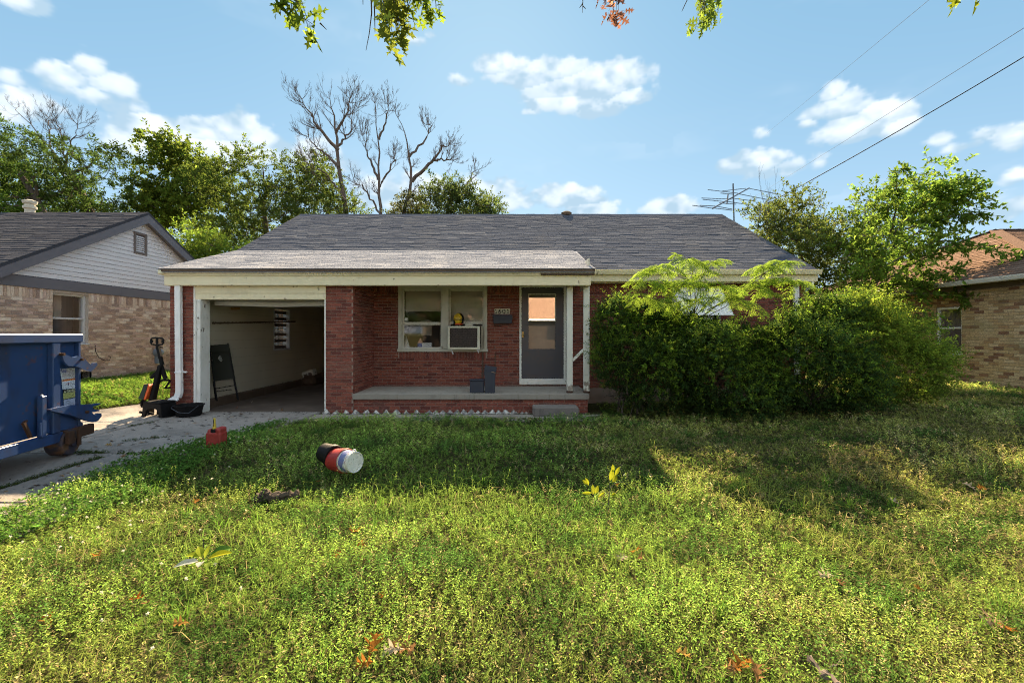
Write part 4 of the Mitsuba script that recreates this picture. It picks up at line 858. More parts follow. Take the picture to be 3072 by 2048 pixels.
crown_tree('privet_tree', 'dark tangled tree with reddish leaves at the right end of the roof', [(2270, 640), (2300, 600), (2370, 590), (2420, 640), (2480, 660), (2510, 720), (2500, 860), (2490, 950), (2440, 960), (2380, 820), (2300, 720)], 12.6, 1.0, 90, .27, [(2450, 1080, 12.6), (2440, 950, 12.6), (2420, 820, 12.6), (2390, 720, 12.6)], 209, (.13, .17, .038), leaf=.075, lw=.5, per=10, nshoot=24, shootL=(.15, .4), flat=1, trunk_r=.06, thin=.006, up=.4, cat='tree')
r = np.random.default_rng(77); small = []
for x, y, h in [(2300, 720, .8), (2330, 700, .8), (2310, 690, .9), (2460, 680, .5), (2270, 710, .6)]:
    twigs(small, W(x, y, 12.4), np.array([r.normal(0, .2), 0, 1]), h, .012, 2, r, crook=.18, up=.3, ang=(.2, .5), rmin=.003)
put('privet_tree__twig', tubes(small, 4), 'dead_bark')
crown_tree('mulberry_tree', 'bright leafy young tree with arching branches between the red house and the right neighbour', [(2560, 640), (2640, 560), (2700, 520), (2760, 550), (2850, 560), (2890, 620), (2820, 720), (2780, 800), (2740, 880), (2600, 920), (2540, 830), (2520, 720)], 11.3, .9, 92, .27, [(2600, 1080, 11.3), (2610, 930, 11.3), (2640, 800, 11.3), (2670, 700, 11.3), (2690, 620, 11.3)], 210, (.165, .26, .04), leaf=.115, lw=.52, per=8, nshoot=11, shootL=(.2, .5), flat=1, trunk_r=.05, thin=.005, up=.3, droop=.25)
F = Foliage(r); lines = []
for pts, n in [([(2640, 850), (2780, 770), (2900, 730), (3060, 770)], 40), ([(2640, 900), (2800, 850), (2950, 850), (3080, 830)], 46), ([(2660, 760), (2780, 680), (2880, 590), (2945, 550)], 46), ([(2660, 720), (2760, 620), (2840, 560), (2910, 535)], 42), ([(2650, 880), (2800, 880), (2900, 890), (2960, 900)], 34), ([(2680, 700), (2800, 660), (2900, 640), (2960, 640)], 34), ([(2650, 940), (2720, 925), (2770, 940), (2800, 970)], 20), ([(2650, 800), (2760, 740), (2830, 720), (2900, 740)], 30), ([(2660, 640), (2690, 570), (2690, 530), (2705, 510)], 22), ([(2640, 860), (2740, 850), (2840, 820), (2900, 790)], 30)]:
    p = np.array([W(x, y, 11.1 - .35 * i + r.normal(0, .2)) for i, (x, y) in enumerate(pts)]); t = np.linspace(0, 3, 12); q = np.column_stack([np.interp(t, range(4), p[:, k]) for k in range(3)]); lines.append((q, np.linspace(.016, .003, 12)))
    i = r.integers(2, 11, n); B = q[i] + (q[np.minimum(i + 1, 11)] - q[i]) * r.uniform(0, 1, (n, 1)); D = unit(q[np.minimum(i + 1, 11)] - q[i - 1] + r.normal(0, .35, (n, 3)))
    F.shoots(B, D, r.uniform(.12, .3, n), 7, .125, .48, np.array([.125, .21, .036]) * np.exp(r.normal(0, .2, (n, 1))), spread=.8, up=-.1, droop=.35, stem=.003)
F.put('mulberry_tree__outer_foliage', label='leaves along the arching outer branches'); put('mulberry_tree__bough', tubes(lines, 5), 'bark')
crown_tree('far_tree', 'hazy dark treetop behind the mulberry, left of the brown roof', [(2540, 640), (2600, 620), (2660, 640), (2700, 720), (2700, 860), (2540, 860)], 17, 1, 34, .45, [(2620, 1000, 17), (2620, 860, 17), (2620, 740, 17)], 211, (.06, .085, .04), leaf=.12, per=9, nshoot=22, flat=.8, trunk_r=.12)

# ---------------------------------------------------------------- the left neighbour
LH = Frame((-9.75, 0, 0), (0, 1, 0), (1, 0, 0)); K = 'tan_brick_house'
tag(K, 'left neighbour house of tan brick with grey lap siding in its gable', 'house')
lw = (9.65, 10.47, 1.34, 2.45); lv = (10.20, 10.56, .52, .70); AP = (11.95, 4.58); SL = .54
put(K + '__wall', holed(LH, 8.1, 15.8, 0.1, 2.50, [lw, lv], -.22, 0) + [box(-22, -9.97, 8.1, 8.32, 0, 2.5), box(-22, -9.97, 15.6, 15.8, 0, 2.5), box(-22, -21.8, 8.3, 15.6, 0, 2.5), box(-12.2, -12.1, 8.33, 15.5, 0, 2.5), LH.box(9.5, 10.7, .2, .9, -.5, -.42)], 'mortar_light')
lay_bricks(K + '__wall', [(LH, brick_cells(8.1, 13.6, .30, 2.50, [lw, lv, (lw[0] - .01, lw[1] + .01, lw[2] - .11, lw[2])], soldier=(2.29, 2.50), course=.0677, phase=.3)),
                          (LH, [c for c in brick_cells(lw[0] - .01, lw[1] + .01, lw[2] - .11, lw[2], soldier=(lw[2] - .11, lw[2] - .01)) if c[3] - c[2] > .08])], 'brick_tan', score=lambda x, y: not (x < 232 and y > 1003), seed=5)
put(K + '__frieze_board', [LH.cbox(8.1, 11.31, 2.497, 2.72, -.02, .036, .006), LH.cbox(11.314, 15.8, 2.492, 2.715, -.02, .033, .006)], 'dark_trim')
z = 2.72; k = 0
vent = (11.72, 12.08, 3.66, 4.17)
while z < AP[1] - .03:
    z1 = z + .104; cuts = [] ; h0, h1 = (AP[1] - z) / SL, max((AP[1] - z1 - .012) / SL, 0.0)
    spans = [(-h0, -h1, h0, h1)]
    def lap(poly, tone_d=.0):
        poly = [(u, zz_ + (.010 if abs(zz_ - z) < 1e-6 else -.010)) for u, zz_ in poly]; m = LH.prism(poly, 0.0, .022); v = m.vertices; d = v[:, 0] + 9.75; v = v.copy(); v[:, 0] += np.where(d > .006, .012 * (1 - (v[:, 2] - z) / (z1 - z)), 0); return trimesh.Trimesh(v, m.faces, process=False)
    c = AP[0]; a0, a1, b0, b1 = c - h0, c - h1, c + h0, c + h1
    if z1 > vent[2] and z < vent[3]:
        polys = [[(a0, z), (vent[0], z), (vent[0], z1 + .012), (a1, z1 + .012)], [(vent[1], z), (b0, z), (max(b1, vent[1] + .02), z1 + .012), (vent[1], z1 + .012)]]
    else:
        s = RNG.uniform(9.6, 13.6); polys = [[(a0, z), (s - .0015, z), (s - .0015, z1 + .012), (a1, z1 + .012)], [(s + .0015, z), (b0, z), (b1, z1 + .012), (s + .0015, z1 + .012)]] if a1 + .3 < s < b1 - .3 else [[(a0, z), (b0, z), (b1, z1 + .012), (a1, z1 + .012)]]
    for p in polys:
        if len({q for q in p}) == 4 and Polygon(p).area > .003:
            put(K + '__gable__board', lap(p), 'grey_siding')
    z = z1; k += 1
put(K + '__gable', LH.prism([(8.2, 2.5), (15.7, 2.5), (AP[0] + .1, AP[1] - .05), (AP[0] - .1, AP[1] - .05)], -.05, -.004), 'dark_trim')  # dark backing, seen through the gaps, paints the shade under each lap
v = K + '__gable_vent'
put(v + '__frame', [LH.cbox(vent[0] - .03, vent[0] + .035, vent[2] - .03, vent[3] + .03, -.01, .05, .006), LH.cbox(vent[1] - .035, vent[1] + .03, vent[2] - .03, vent[3] + .03, -.01, .05, .006), LH.cbox(vent[0] + .035, vent[1] - .035, vent[2] - .03, vent[2] + .03, -.01, .048, .006), LH.cbox(vent[0] + .035, vent[1] - .035, vent[3] - .03, vent[3] + .03, -.01, .048, .006)], 'vent_brown')
mat('vent_brown', painted((.15, .12, .11), (.11, .09, .085), .5), .6, .3)
for k in range(8):
    z = vent[2] + .06 + k * .053
    put(v + '__slat', [bar(LH.at(vent[0] + .035, z, .012), LH.at(vent[1] - .035, z, .012), .055, .008, up=(.75, 0, .66))], 'grey_siding')
for sg in (-1, 1):
    e = (AP[0] + sg * 4.2, AP[1] + .10 - SL * 4.2)
    put(K + '__rake_board', LH.prism([(AP[0], AP[1] + .10), e, (e[0], e[1] - .20), (AP[0], AP[1] - .115)], .18, .215), 'dark_trim')
    put(K + '__rake_soffit', LH.prism([(AP[0], AP[1] - .03), (e[0], e[1] - .13), (e[0], e[1] - .15), (AP[0], AP[1] - .05)], 0.03, .18), 'dark_trim')
zr = AP[1] + .10
rf = along_x([(AP[0], zr), (AP[0] + 4.25, zr - SL * 4.25), (AP[0] + 4.25, zr - SL * 4.25 + .06), (AP[0], zr + .06), (AP[0] - 4.25, zr - SL * 4.25 + .06), (AP[0] - 4.25, zr - SL * 4.25)], -22, -9.53)
rf = trimesh.Trimesh(rf.vertices, rf.faces[:, ::-1], process=False)
put(K + '__roof', rf, 'shingle_dark', uv=np.tile([.2, .5], (len(rf.vertices), 1)))
S, N, L = slope_of((AP[0] - 4.25, zr - SL * 4.25 + .06), (AP[0], zr + .06))
lay_shingles(K + '__roof', [(m, c, N) for m, c in shingle_rows(np.array([0, AP[0] - 4.25, zr - SL * 4.25 + .061]), X1, S, N, L, lambda s: -15.2, lambda s: -9.52, expo=.135, rng=np.random.default_rng(8))], 'shingle_dark', N, seed=9)
S, N, L = slope_of((AP[0] + 4.25, zr - SL * 4.25 + .06), (AP[0], zr + .06))
kw = K + '__window'; a, b, c, d = lw; mz = 1.90
put(kw + '__frame', [LH.cbox(a, a + .045, c, d, -.14, -.06), LH.cbox(b - .045, b, c, d, -.14, -.06), LH.cbox(a + .045, b - .045, c, c + .04, -.14, -.061), LH.cbox(a + .045, b - .045, d - .05, d, -.14, -.061), LH.cbox(a + .045, b - .045, mz - .02, mz + .02, -.14, -.062), LH.cbox(a - .02, b + .02, c - .03, c, -.12, .02)], 'bare_metal')
put(kw + '__pane', LH.box(a + .045, b - .045, c + .04, mz - .02, -.105, -.103), 'glass'); put(kw + '__pane', LH.box(a + .045, b - .045, mz + .02, d - .05, -.112, -.11), 'glass')
put(kw + '__curtain', [LH.cbox(a + .3, a + .48, mz, d, -.32, -.28), LH.cbox(a + .12, a + .30, c + .03, c + .22, -.30, -.2)], 'shade_cloth'); put(kw + '__dark_blind', [LH.box(a - .1, b + .1, c - .1, d, -.46, -.45)], 'curtain')  # last sheet is dark to stand for the unlit room behind the panes
kv = K + '__crawl_vent'; a, b, c, d = lv
put(kv + '__frame', [LH.cbox(a, b, c, c + .012, -.05, -.005), LH.cbox(a, b, d - .012, d, -.05, -.005), LH.cbox(a, a + .012, c, d, -.05, -.006), LH.cbox(b - .012, b, c, d, -.05, -.006)] + [LH.box(a, b, c + .03 * k, c + .03 * k + .006, -.03, -.024) for k in range(1, 6)], 'black_steel')
put(K + '__roof_vent_pipe', [moved(lathe([(0, 0), (.12, 0), (.11, .50), (.15, .52), (.15, .58), (.11, .60), (.11, .64), (.15, .66), (.16, .73), (.05, .77), (0, .77)]), (-13.35, 12.6, 4.50))], 'gutter_tan', label='pale round flue pipe behind the ridge')
put(K + '__meter', [moved(trimesh.creation.cylinder(.11, .12), LH.at(12.45, 1.05, .06), rot((0, 1, 0), 90)), moved(trimesh.creation.uv_sphere(radius=.09), LH.at(12.45, 1.05, .12)), LH.cbox(12.40, 12.5, .75, 1.0, .0, .10)], 'meter_blue')
mat('meter_blue', (.16, .20, .26), .3, .6)
pts = [LH.at(u, z, .02) for u, z in ((10.62, 1.30), (10.63, 1.15), (10.70, 1.02), (10.85, .93), (11.0, .92), (11.03, 1.0), (10.97, 1.03))]
put(K + '__cable', tubes([(pts, .007)], 5), 'black_steel')

# ---------------------------------------------------------------- the right neighbour
RH = Frame((10.5, 0, 0), (0, 1, 0), (-1, 0, 0)); K = 'brown_brick_house'
tag(K, 'right neighbour house of mottled brown brick with brown hip roof', 'house')
rw = (10.62, 11.27, 1.12, 2.20)
put(K + '__wall', holed(RH, 8.7, 16.4, .1, 2.62, [rw], -.22, 0) + [box(10.72, 20, 8.7, 8.92, 0, 2.62), box(10.72, 20, 16.2, 16.4, 0, 2.62), box(12.6, 12.7, 9, 16.1, 0, 2.62)], 'mortar')
lay_bricks(K + '__wall', [(RH, brick_cells(8.7, 13.0, .28, 2.55, [rw, (rw[0] - .02, rw[1] + .02, rw[2] - .11, rw[2])])), (RH, [c for c in brick_cells(rw[0] - .02, rw[1] + .02, rw[2] - .11, rw[2], soldier=(rw[2] - .11, rw[2] - .01)) if c[3] - c[2] > .08])], 'brick_brown', score=lambda x, y: x > 2780, seed=6)
put(K + '__frieze_board', [RH.cbox(8.6, 16.4, 2.56, 2.69, -.01, .02)], 'vent_brown')
put(K + '__soffit', [box(10.06, 10.5, 8.3, 17.0, 2.675, 2.69)], 'vent_brown')
put(K + '__gutter', [cbox(10.0, 10.09, 8.3, 17.05, 2.64, 2.745, .015)], 'gutter_tan')
mat('gutter_tan', painted((.50, .46, .38), (.38, .34, .28), .5), .5, .4)
A0, A1 = np.array([13.7, 12.9, 4.48]), np.array([20.0, 12.9, 4.48]); C0, C1 = np.array([10.05, 8.3, 2.72]), np.array([10.05, 17.0, 2.72]); B0, B1 = np.array([20, 8.3, 2.72]), np.array([20, 17.0, 2.72])
rv = np.array([C0, C1, A0, A1, B0, B1]); rfc = np.array([[0, 2, 1], [0, 4, 3], [0, 3, 2], [1, 2, 3], [1, 3, 5], [0, 1, 5], [0, 5, 4], [3, 4, 5]])
put(K + '__roof', (rv, rfc), 'shingle_brown', uv=np.tile([.3, .5], (6, 1)))
S = unit(np.array([3.65, 0, 1.76])); U = np.array([0, -1.0, 0]); N = np.cross(U, S); L = math.hypot(3.65, 1.76)
rows = [(m, c, N) for m, c in shingle_rows(np.array([10.03, 0, 2.712]), U, S, N, L, lambda s: -17.0 + 4.1 * s / L, lambda s: -8.28 - 4.6 * s / L, expo=.135, rng=np.random.default_rng(12))]
S, N, L = slope_of((8.3, 2.72), (12.9, 4.48)); 
rows += [(m, c, N) for m, c in shingle_rows(np.array([0, 8.27, 2.712]), X1, S, N, L, lambda s: 10.05 + 3.65 * s / L, lambda s: 15.0, expo=.135, rng=np.random.default_rng(13))]
lay_shingles(K + '__roof', rows, 'shingle_brown', N, seed=14)
hips = []
for p, q in ((C0, A0), (C1, A0), (A0, A1)):
    n = int(np.linalg.norm(q - p) / .28)
    for i in range(n):
        s, e = p + (q - p) * i / n, p + (q - p) * (i + 1.1) / n; hips.append(bar(s + [0, 0, .012], e + [0, 0, .02], .24, .02))
put(K + '__roof__ridge_cap', hips, 'shingle_brown', uv=np.tile([.45, .5], (sum(len(h.vertices) for h in hips), 1)), kind='stuff')
kw = K + '__window'; a, b, c, d = rw; mz = 1.70
put(kw + '__frame', [RH.cbox(a, a + .04, c, d, -.10, -.02), RH.cbox(b - .04, b, c, d, -.10, -.02), RH.cbox(a + .04, b - .04, c, c + .04, -.10, -.021), RH.cbox(a + .04, b - .04, d - .05, d, -.10, -.021), RH.cbox(a + .04, b - .04, mz - .02, mz + .02, -.10, -.022), RH.cbox(a - .03, b + .03, c - .06, c - .005, -.1, .02)], 'metal_white')
put(kw + '__pane', RH.box(a + .04, b - .04, c + .04, mz - .02, -.066, -.064), 'glass'); put(kw + '__pane', RH.box(a + .04, b - .04, mz + .02, d - .05, -.072, -.07), 'glass')
uu = np.linspace(a - .1, b + .1, 40); cv = [RH.at(u, zz, -.24 + .02 * math.sin(u * 70)) for u in uu for zz in (c - .1, d + .1)]
put(kw + '__curtain', (np.array(cv), np.array([[2 * i, 2 * i + 1, 2 * i + 3] for i in range(39)] + [[2 * i, 2 * i + 3, 2 * i + 2] for i in range(39)])), 'curtain')
put(K + '__roof_vent', [moved(cbox(-.15, .15, -.15, .15, 0, .14, .03), W(2925, 768, 12.2))], 'gutter_tan')

# ---------------------------------------------------------------- the house across the street, seen only in the panes
K = 'ranch_house'
tag(K, 'low ranch house with a salmon shingle roof across the street, mirrored in the door pane', 'house')
put(K + '__wall', [box(-9, 12, -32, -25.2, -.3, 2.9)], 'vent_brown', uv=np.tile([.3, .5], (8, 1)))
m = along_x([(-24.6, 2.9), (-28.6, 6.2), (-32.6, 2.9)], -9.6, 12.6)
put(K + '__roof', m, 'shingle_salmon', uv=np.tile([.2, .5], (len(m.vertices), 1)))
put(K + '__gutter', [cbox(-9.6, 12.6, -24.62, -24.5, 2.84, 3.02)], 'metal_white')
for x in (-6, -1.5, 3.5, 8):
    put(K + '__window', [box(x, x + 1.4, -25.19, -25.1, 1.0, 2.3)], 'storm_door'); 

# ---------------------------------------------------------------- roll-off container on the drive
D = Frame((-5.79, 6.05, 0), (.177, -.984, 0), (.984, .177, 0)); K = 'roll_off_container'
tag(K, 'blue steel roll-off waste container with hooks, stickers and a rusty rail on the drive', 'container')
def blue(p, n, uv):
    a = fbm(p.x * 3, p.y * 3, p.z * 3, 4); b = fbm(p.x * 20, p.y * 20, p.z * 20, 3)
    c = mix((.012, .042, .150), (.026, .062, .155), a)
    c = mix(c, (.035, .035, .05), smoothstep(.50, .75, fbm(p.x * 6 + 3, p.y * 6, p.z * 2.2, 4)) * .55)
    return mix(c, (.12, .05, .03), smoothstep(.64, .76, b * .55 + a * .45) * .6)
mat('container_blue', mikit.proc(blue), .42, .5)
def zz(p):
    return (p[0] * .2551, 1000 + p[1] * .2551)
def plate(pts, d0, d1):
    return D.prism([D.ray(*zz(p)) for p in pts], d0, d1)
put(K + '__body', [D.box(0.0, 4.3, .34, 1.50, -.05, 0.0), D.box(0, .06, .34, 1.50, -2.35, -.05), D.box(4.24, 4.3, .34, 1.5, -2.35, -.05), D.box(0, 4.3, .34, 1.5, -2.4, -2.35), D.box(.06, 4.24, .34, .40, -2.35, -.05), D.cbox(.0, .035, .34, 1.47, .0, .05, .004)], 'container_blue')
put(K + '__top_rim', [D.cbox(-.01, 4.31, 1.455, 1.562, -.06, .075, .012), D.cbox(-.01, .09, 1.455, 1.562, -2.4, -.062, .012)], 'container_blue')
for a, b in ((140, 163),):
    ua, ub = D.ray(b, 1200)[0], D.ray(a, 1200)[0]
    put(K + '__post', [D.cbox(ua, ub, .335, 1.452, .0, .07, .008)], 'container_blue')
for s in range(3):
    u = 1.75 + .75 * s; put(K + '__post', [D.cbox(u, u + .1, .335, 1.452, 0, .07, .008)], 'container_blue')
put(K + '__hook', plate([(612, 240), (682, 256), (745, 286), (812, 268), (880, 286), (940, 350), (982, 378), (1006, 348), (1038, 344), (1046, 372), (1002, 420), (960, 450), (900, 432), (800, 392), (690, 382), (640, 330)], .072, .105), 'container_blue')
put(K + '__hook', plate([(470, 892), (720, 842), (930, 836), (1080, 820), (1076, 836), (988, 862), (992, 890), (1072, 902), (1066, 914), (976, 928), (1020, 972), (1050, 938), (1090, 940), (1096, 972), (1052, 1030), (1000, 1046), (900, 1022), (720, 962), (480, 912)], .072, .105), 'container_blue')
put(K + '__gusset', plate([(440, 890), (720, 968), (945, 1050), (945, 1090), (440, 1190)], .002, .03), 'container_blue')
for a, b in (((615, 245), 16), ((845, 305), 12), ((905, 925), 12)):
    u, z = D.ray(*zz(a)); put(K + '__pin', moved(trimesh.creation.cylinder(.018, .05), D.at(u, z, .108), trimesh.geometry.align_vectors([0, 0, 1], D.n)[:3, :3]), 'rust')
put(K + '__rail', [D.cbox(.30, 4.3, .205, .332, .0, .055, .008), D.cbox(.30, 4.3, .205, .332, -2.3, -2.1, .008)], 'container_blue')
put(K + '__rail_end', [D.cbox(-.21, .298, .20, .335, .0, .075, .008)], 'rust', label='rusty end of the lower rail')
wz = T
R = trimesh.geometry.align_vectors([0, 0, 1], D.n)[:3, :3]
u0 = D.ray(197, 1300)[0]
for d in (-.02, -2.2):
    put(K + '__wheel', [moved(lathe([(0, -.13), (.05, -.13), (.055, -.10), (.155, -.10), (.165, -.085), (.165, .085), (.155, .10), (.055, .10), (.05, .13), (0, .13)]), D.at(u0 + .02, .175, d), R)], 'wheel_rust')
mat('wheel_rust', mikit.proc(lambda p, n, uv: mix((.035, .033, .05), (.13, .07, .035), smoothstep(.35, .65, fbm(p.x * 9, p.y * 9, p.z * 9, 3)))), .7, .3)
put(K + '__wheel_bracket', [D.cbox(u0 - .05, u0 + .0, .12, .33, .12, .15), D.cbox(u0 + .06, u0 + .16, .17, .33, .10, .145)], 'rust')
ua, ub = D.ray(115, 1240)[0], D.ray(101, 1240)[0]
put(K + '__stake', [D.cbox(ua, ub, .33, D.ray(108, 1188)[1], .03, .09)], 'container_blue')
put(K + '__brace', [bar(D.at(*D.ray(55, 1268), .05), D.at(*D.ray(76, 1312), .05), .03), bar(D.at(*D.ray(66, 1262), .05), D.at(*D.ray(55, 1268), .05), .02)], 'rust')
put(K + '__pipe', [bar(D.at(*D.ray(97, 1268), .08), D.at(*D.ray(98, 1308), .08), .018)], 'container_blue')
put(K + '__pipe', [moved(trimesh.creation.uv_sphere(radius=.012), D.at(*D.ray(108, 1186), .06))], 'metal_white')
# stickers: flat print
def band(v, a, b):
    return dr.select((v > a) & (v < b), 1.0, 0.0)
def lines_of_text(uv, rows, x0, x1, y0, y1, seed):
    r = (uv.y - y0) / (y1 - y0) * rows; on = band(uv.x, x0, x1) * band(uv.y, y0, y1) * band(r - dr.floor(r), .3, .72)
    return on * dr.select(cell_rand(dr.floor(uv.x * 46), dr.floor(r), seed) > .25, 1.0, 0.0) * dr.select(uv.x < x0 + (x1 - x0) * (.72 + .28 * cell_rand(dr.floor(r), seed)), 1.0, 0.0)
def flag(p, n, uv):
    c = mi.Color3f(.70, .71, .74); x, y = uv.x, uv.y + .05 * dr.sin(uv.x * 9) + .42 * (uv.x - .15) * .55
    s = (y - .10) / .105; inside = band(uv.x, .04, .86) * band(y, .12, 1.02) * dr.select(uv.x + uv.y * .55 < 1.28, 1.0, 0.0)
    c = mix(c, (.26, .17, .13), inside * band(s - dr.floor(s), .0, .5)); k = band(uv.x, .03, .34) * band(uv.y, .60, .96)
    c = mix(c, (.02, .03, .14), k); gx, gy = uv.x * 26, uv.y * 18 + .5 * (dr.floor(uv.x * 26) - 2 * dr.floor(uv.x * 13))
    d = dr.square(gx - dr.floor(gx) - .5) + dr.square(gy - dr.floor(gy) - .5)
    return mix(c, (.75, .75, .8), k * dr.select(d < .07, 1.0, 0.0))
def warn(p, n, uv):
    c = mi.Color3f(.66, .70, .78); c = mix(c, (.72, .19, .03), band(uv.x, .03, .95) * band(uv.y, .78, .96)); c = mix(c, (.10, .05, .03), band(uv.x, .07, .15) * band(uv.y, .81, .93) * .8)
    c = mix(c, (.20, .10, .05), lines_of_text(uv, 1, .2, .9, .80, .94, 2) * .8); c = mix(c, (.14, .16, .2), lines_of_text(uv, 8, .52, .94, .28, .74, 3)); c = mix(c, (.2, .22, .28), lines_of_text(uv, 4, .04, .42, .30, .62, 4) * .7)
    c = mix(c, (.10, .12, .2), band(uv.x, .38, .46) * band(uv.y, .30, .62)); c = mix(c, (.6, .1, .08), band(uv.x, .28, .56) * band(uv.y, .47, .53) * .7)
    return mix(c, (.12, .13, .16), lines_of_text(uv, 2, .05, .8, .08, .22, 5))
def caution(p, n, uv):
    c = mi.Color3f(.46, .47, .16); c = mix(c, (.025, .022, .02), band(uv.y, .64, 1.0)); c = mix(c, (.07, .07, .04), lines_of_text(uv, 5, .06, .94, .12, .58, 6) * .85)
    return mix(c, (.02, .02, .02), band(uv.y, 0, .04))
def notice(p, n, uv):
    c = mi.Color3f(.40, .45, .58); c = mix(c, (.12, .14, .2), lines_of_text(uv, 5, .1, .9, .1, .5, 7) * .7); q = uv.y - .68 - .06 * dr.sin(uv.x * 30)
    return mix(c, (.08, .09, .16), band(uv.x, .12, .42) * band(q, -.03, .035))
for nm, fn, cs in (('flag', flag, ((704, 416), (902, 402), (906, 512), (712, 538))), ('warning', warn, ((720, 541), (897, 516), (902, 640), (724, 656))), ('caution', caution, ((734, 662), (903, 642), (911, 744), (740, 776))), ('notice', notice, ((742, 781), (909, 752), (913, 842), (746, 858)))):
    mat('sticker_' + nm, mikit.proc(fn), .35, .5)
    P = [D.at(*D.ray(*zz(c)), .006) for c in (cs[3], cs[2], cs[1], cs[0])]
    put(K + '__sticker', (np.array(P), np.array([[0, 1, 2], [0, 2, 3]])), 'sticker_' + nm, uv=np.array([[0, 0], [1, 0], [1, 1], [0, 1]], float), label={'flag': 'white sticker with a waving striped flag', 'warning': 'white sticker with an orange header', 'caution': 'yellow and black CAUTION sticker', 'notice': 'pale blue lowest sticker'}[nm])
    if nm == 'caution':
        o, ex, ey = P[3], P[2] - P[3], P[0] - P[3]; w = np.linalg.norm(ex); h = np.linalg.norm(ey); ex, ey = ex / w, -ey / h
        t = meshkit.text_mesh('CAUTION', .030, .0015, bold=True); tv = t.vertices * [.74 * w / np.ptp(t.vertices[:, 0]), 1, 1]; base = o + ex * w * .235 - ey * h * .30
        put(K + '__lettering', trimesh.Trimesh(base + tv[:, :1] * ex + tv[:, 1:2] * ey + (tv[:, 2:] + .001) * D.n, t.faces, process=False), 'letter_yellow')
        tri = np.array([[.05, -.31], [.19, -.31], [.12, -.08]]); tp_ = [o + ex * w * a + ey * h * b + D.n * .0015 for a, b in tri]
        put(K + '__warning_triangle', (np.array(tp_), np.array([[0, 1, 2]])), 'letter_yellow')
mat('letter_yellow', (.62, .62, .40), .5, .3)

# ---------------------------------------------------------------- things on the drive
def Pz(px, py, h=0.0):
    return G(px, py, h)
K = 'exercise_machine'; Y0 = 8.72
tag(K, 'folded black exercise machine with an orange edged seat, standing beside the brick pier', 'exercise machine')
def q(x, y, dy=0.0):
    return W(400 + x * .1914, 980 + y * .1913, Y0 + dy)
def rod(pts, r, dy=0.0, s=7):
    return tubes([([q(*p, dy) if len(p) == 2 else q(*p) for p in pts], r)], s)
ring = [(278, 200), (300, 178), (370, 172), (440, 178), (470, 200), (472, 250), (450, 278), (370, 285), (295, 275), (272, 245), (278, 200)]
put(K + '__handle', [rod(ring, .017), rod([(370, 180), (372, 280)], .022), rod([(290, 205), (288, 245)], .024), rod([(462, 205), (462, 250)], .024)], 'black_plastic')
put(K + '__post', [bar(q(375, 275), q(455, 600), .05), bar(q(430, 600), q(508, 818), .052), rod([(420, 318), (455, 322)], .014)], 'black_steel')
put(K + '__frame', [bar(q(425, 600, -.03), q(235, 1345, -.03), .062), bar(q(425, 640, .06), q(275, 1345, .06), .062), bar(q(385, 700), q(275, 800), .05), rod([(385, 900, .03), (440, 840, .03), (560, 835, .05), (575, 850, .08)], .02), rod([(575, 850, .08), (500, 960, .1), (580, 955, .12)], .022), moved(trimesh.creation.uv_sphere(radius=.035), q(430, 610)), rod([(400, 740), (330, 790), (290, 790)], .02)], 'black_steel')
ax = [q(x, y, -.10) for x, y in ((75, 1128), (165, 905), (230, 898), (150, 1140))]; 
seat = trimesh.convex.convex_hull(np.array(ax + [p + np.array([0, .20, 0]) for p in ax])); edge = [q(x, y, -.105) for x, y in ((160, 1140), (236, 900), (262, 940), (185, 1145))]
put(K + '__seat', seat, 'seat_green'); put(K + '__seat_shell', trimesh.convex.convex_hull(np.array(edge + [p + np.array([0, .21, 0]) for p in edge])), 'orange_plastic')
mat('seat_green', (.022, .035, .03), .6, .3); mat('orange_plastic', (.62, .10, .02), .5, .4)
put(K + '__foot', [rod([(95, 1335, -.12), (320, 1365, -.05)], .024), rod([(120, 1340, .2), (320, 1340, .2)], .022), bar(q(200, 1345, -.1), q(215, 1335, .2), .05), rod([(125, 1160, -.04), (128, 1255, -.04), (200, 1280, -.04)], .012), bar(q(165, 1140), q(140, 1240), .05)], 'black_steel')

K = 'step_stool'; o = np.array([-6.62, 8.56, .02])
tag(K, 'low black plastic step stool in front of the brick pier', 'stool')
R = rot((0, 0, 1), -14)
SF = Frame(o, R @ [1, 0, 0], R @ [0, -1, 0])
put(K + '__top', [SF.cbox(-.21, .20, .245, .285, -.16, .16, .018)], 'black_plastic')
arch = [(-.25, 0), (-.17, 0), (-.15, .10), (-.10, .15), (.02, .165), (.10, .15), (.15, .10), (.16, 0), (.24, 0), (.20, .25), (-.20, .25)]
for d in (-.15, .13):
    put(K + '__side', SF.prism(arch, d, d + .025), 'black_plastic')
put(K + '__leg', [SF.prism([(.17, 0), (.24, 0), (.20, .25), (.13, .25)], -.124, .129)], 'black_plastic'); 
K = 'plastic_tub'; o = np.array([-6.12, 8.62, .015])
tag(K, 'black plastic tub with a wire handle at the foot of the garage jamb', 'tub')
put(K + '__basin', moved(lathe([(0, 0), (.21, 0), (.225, .02), (.265, .235), (.285, .24), (.287, .255), (.262, .257), (.25, .245), (.21, .03), (0, .025)]), o, scale=[.9, .9, .82]), 'black_plastic', smooth=35)
put(K + '__handle', tubes([([o + [-.24, -.09, .205], o + [-.15, -.25, .18], o + [.02, -.30, .11], o + [.17, -.25, .09], o + [.24, -.09, .205]], .004)], 5), 'aerial')

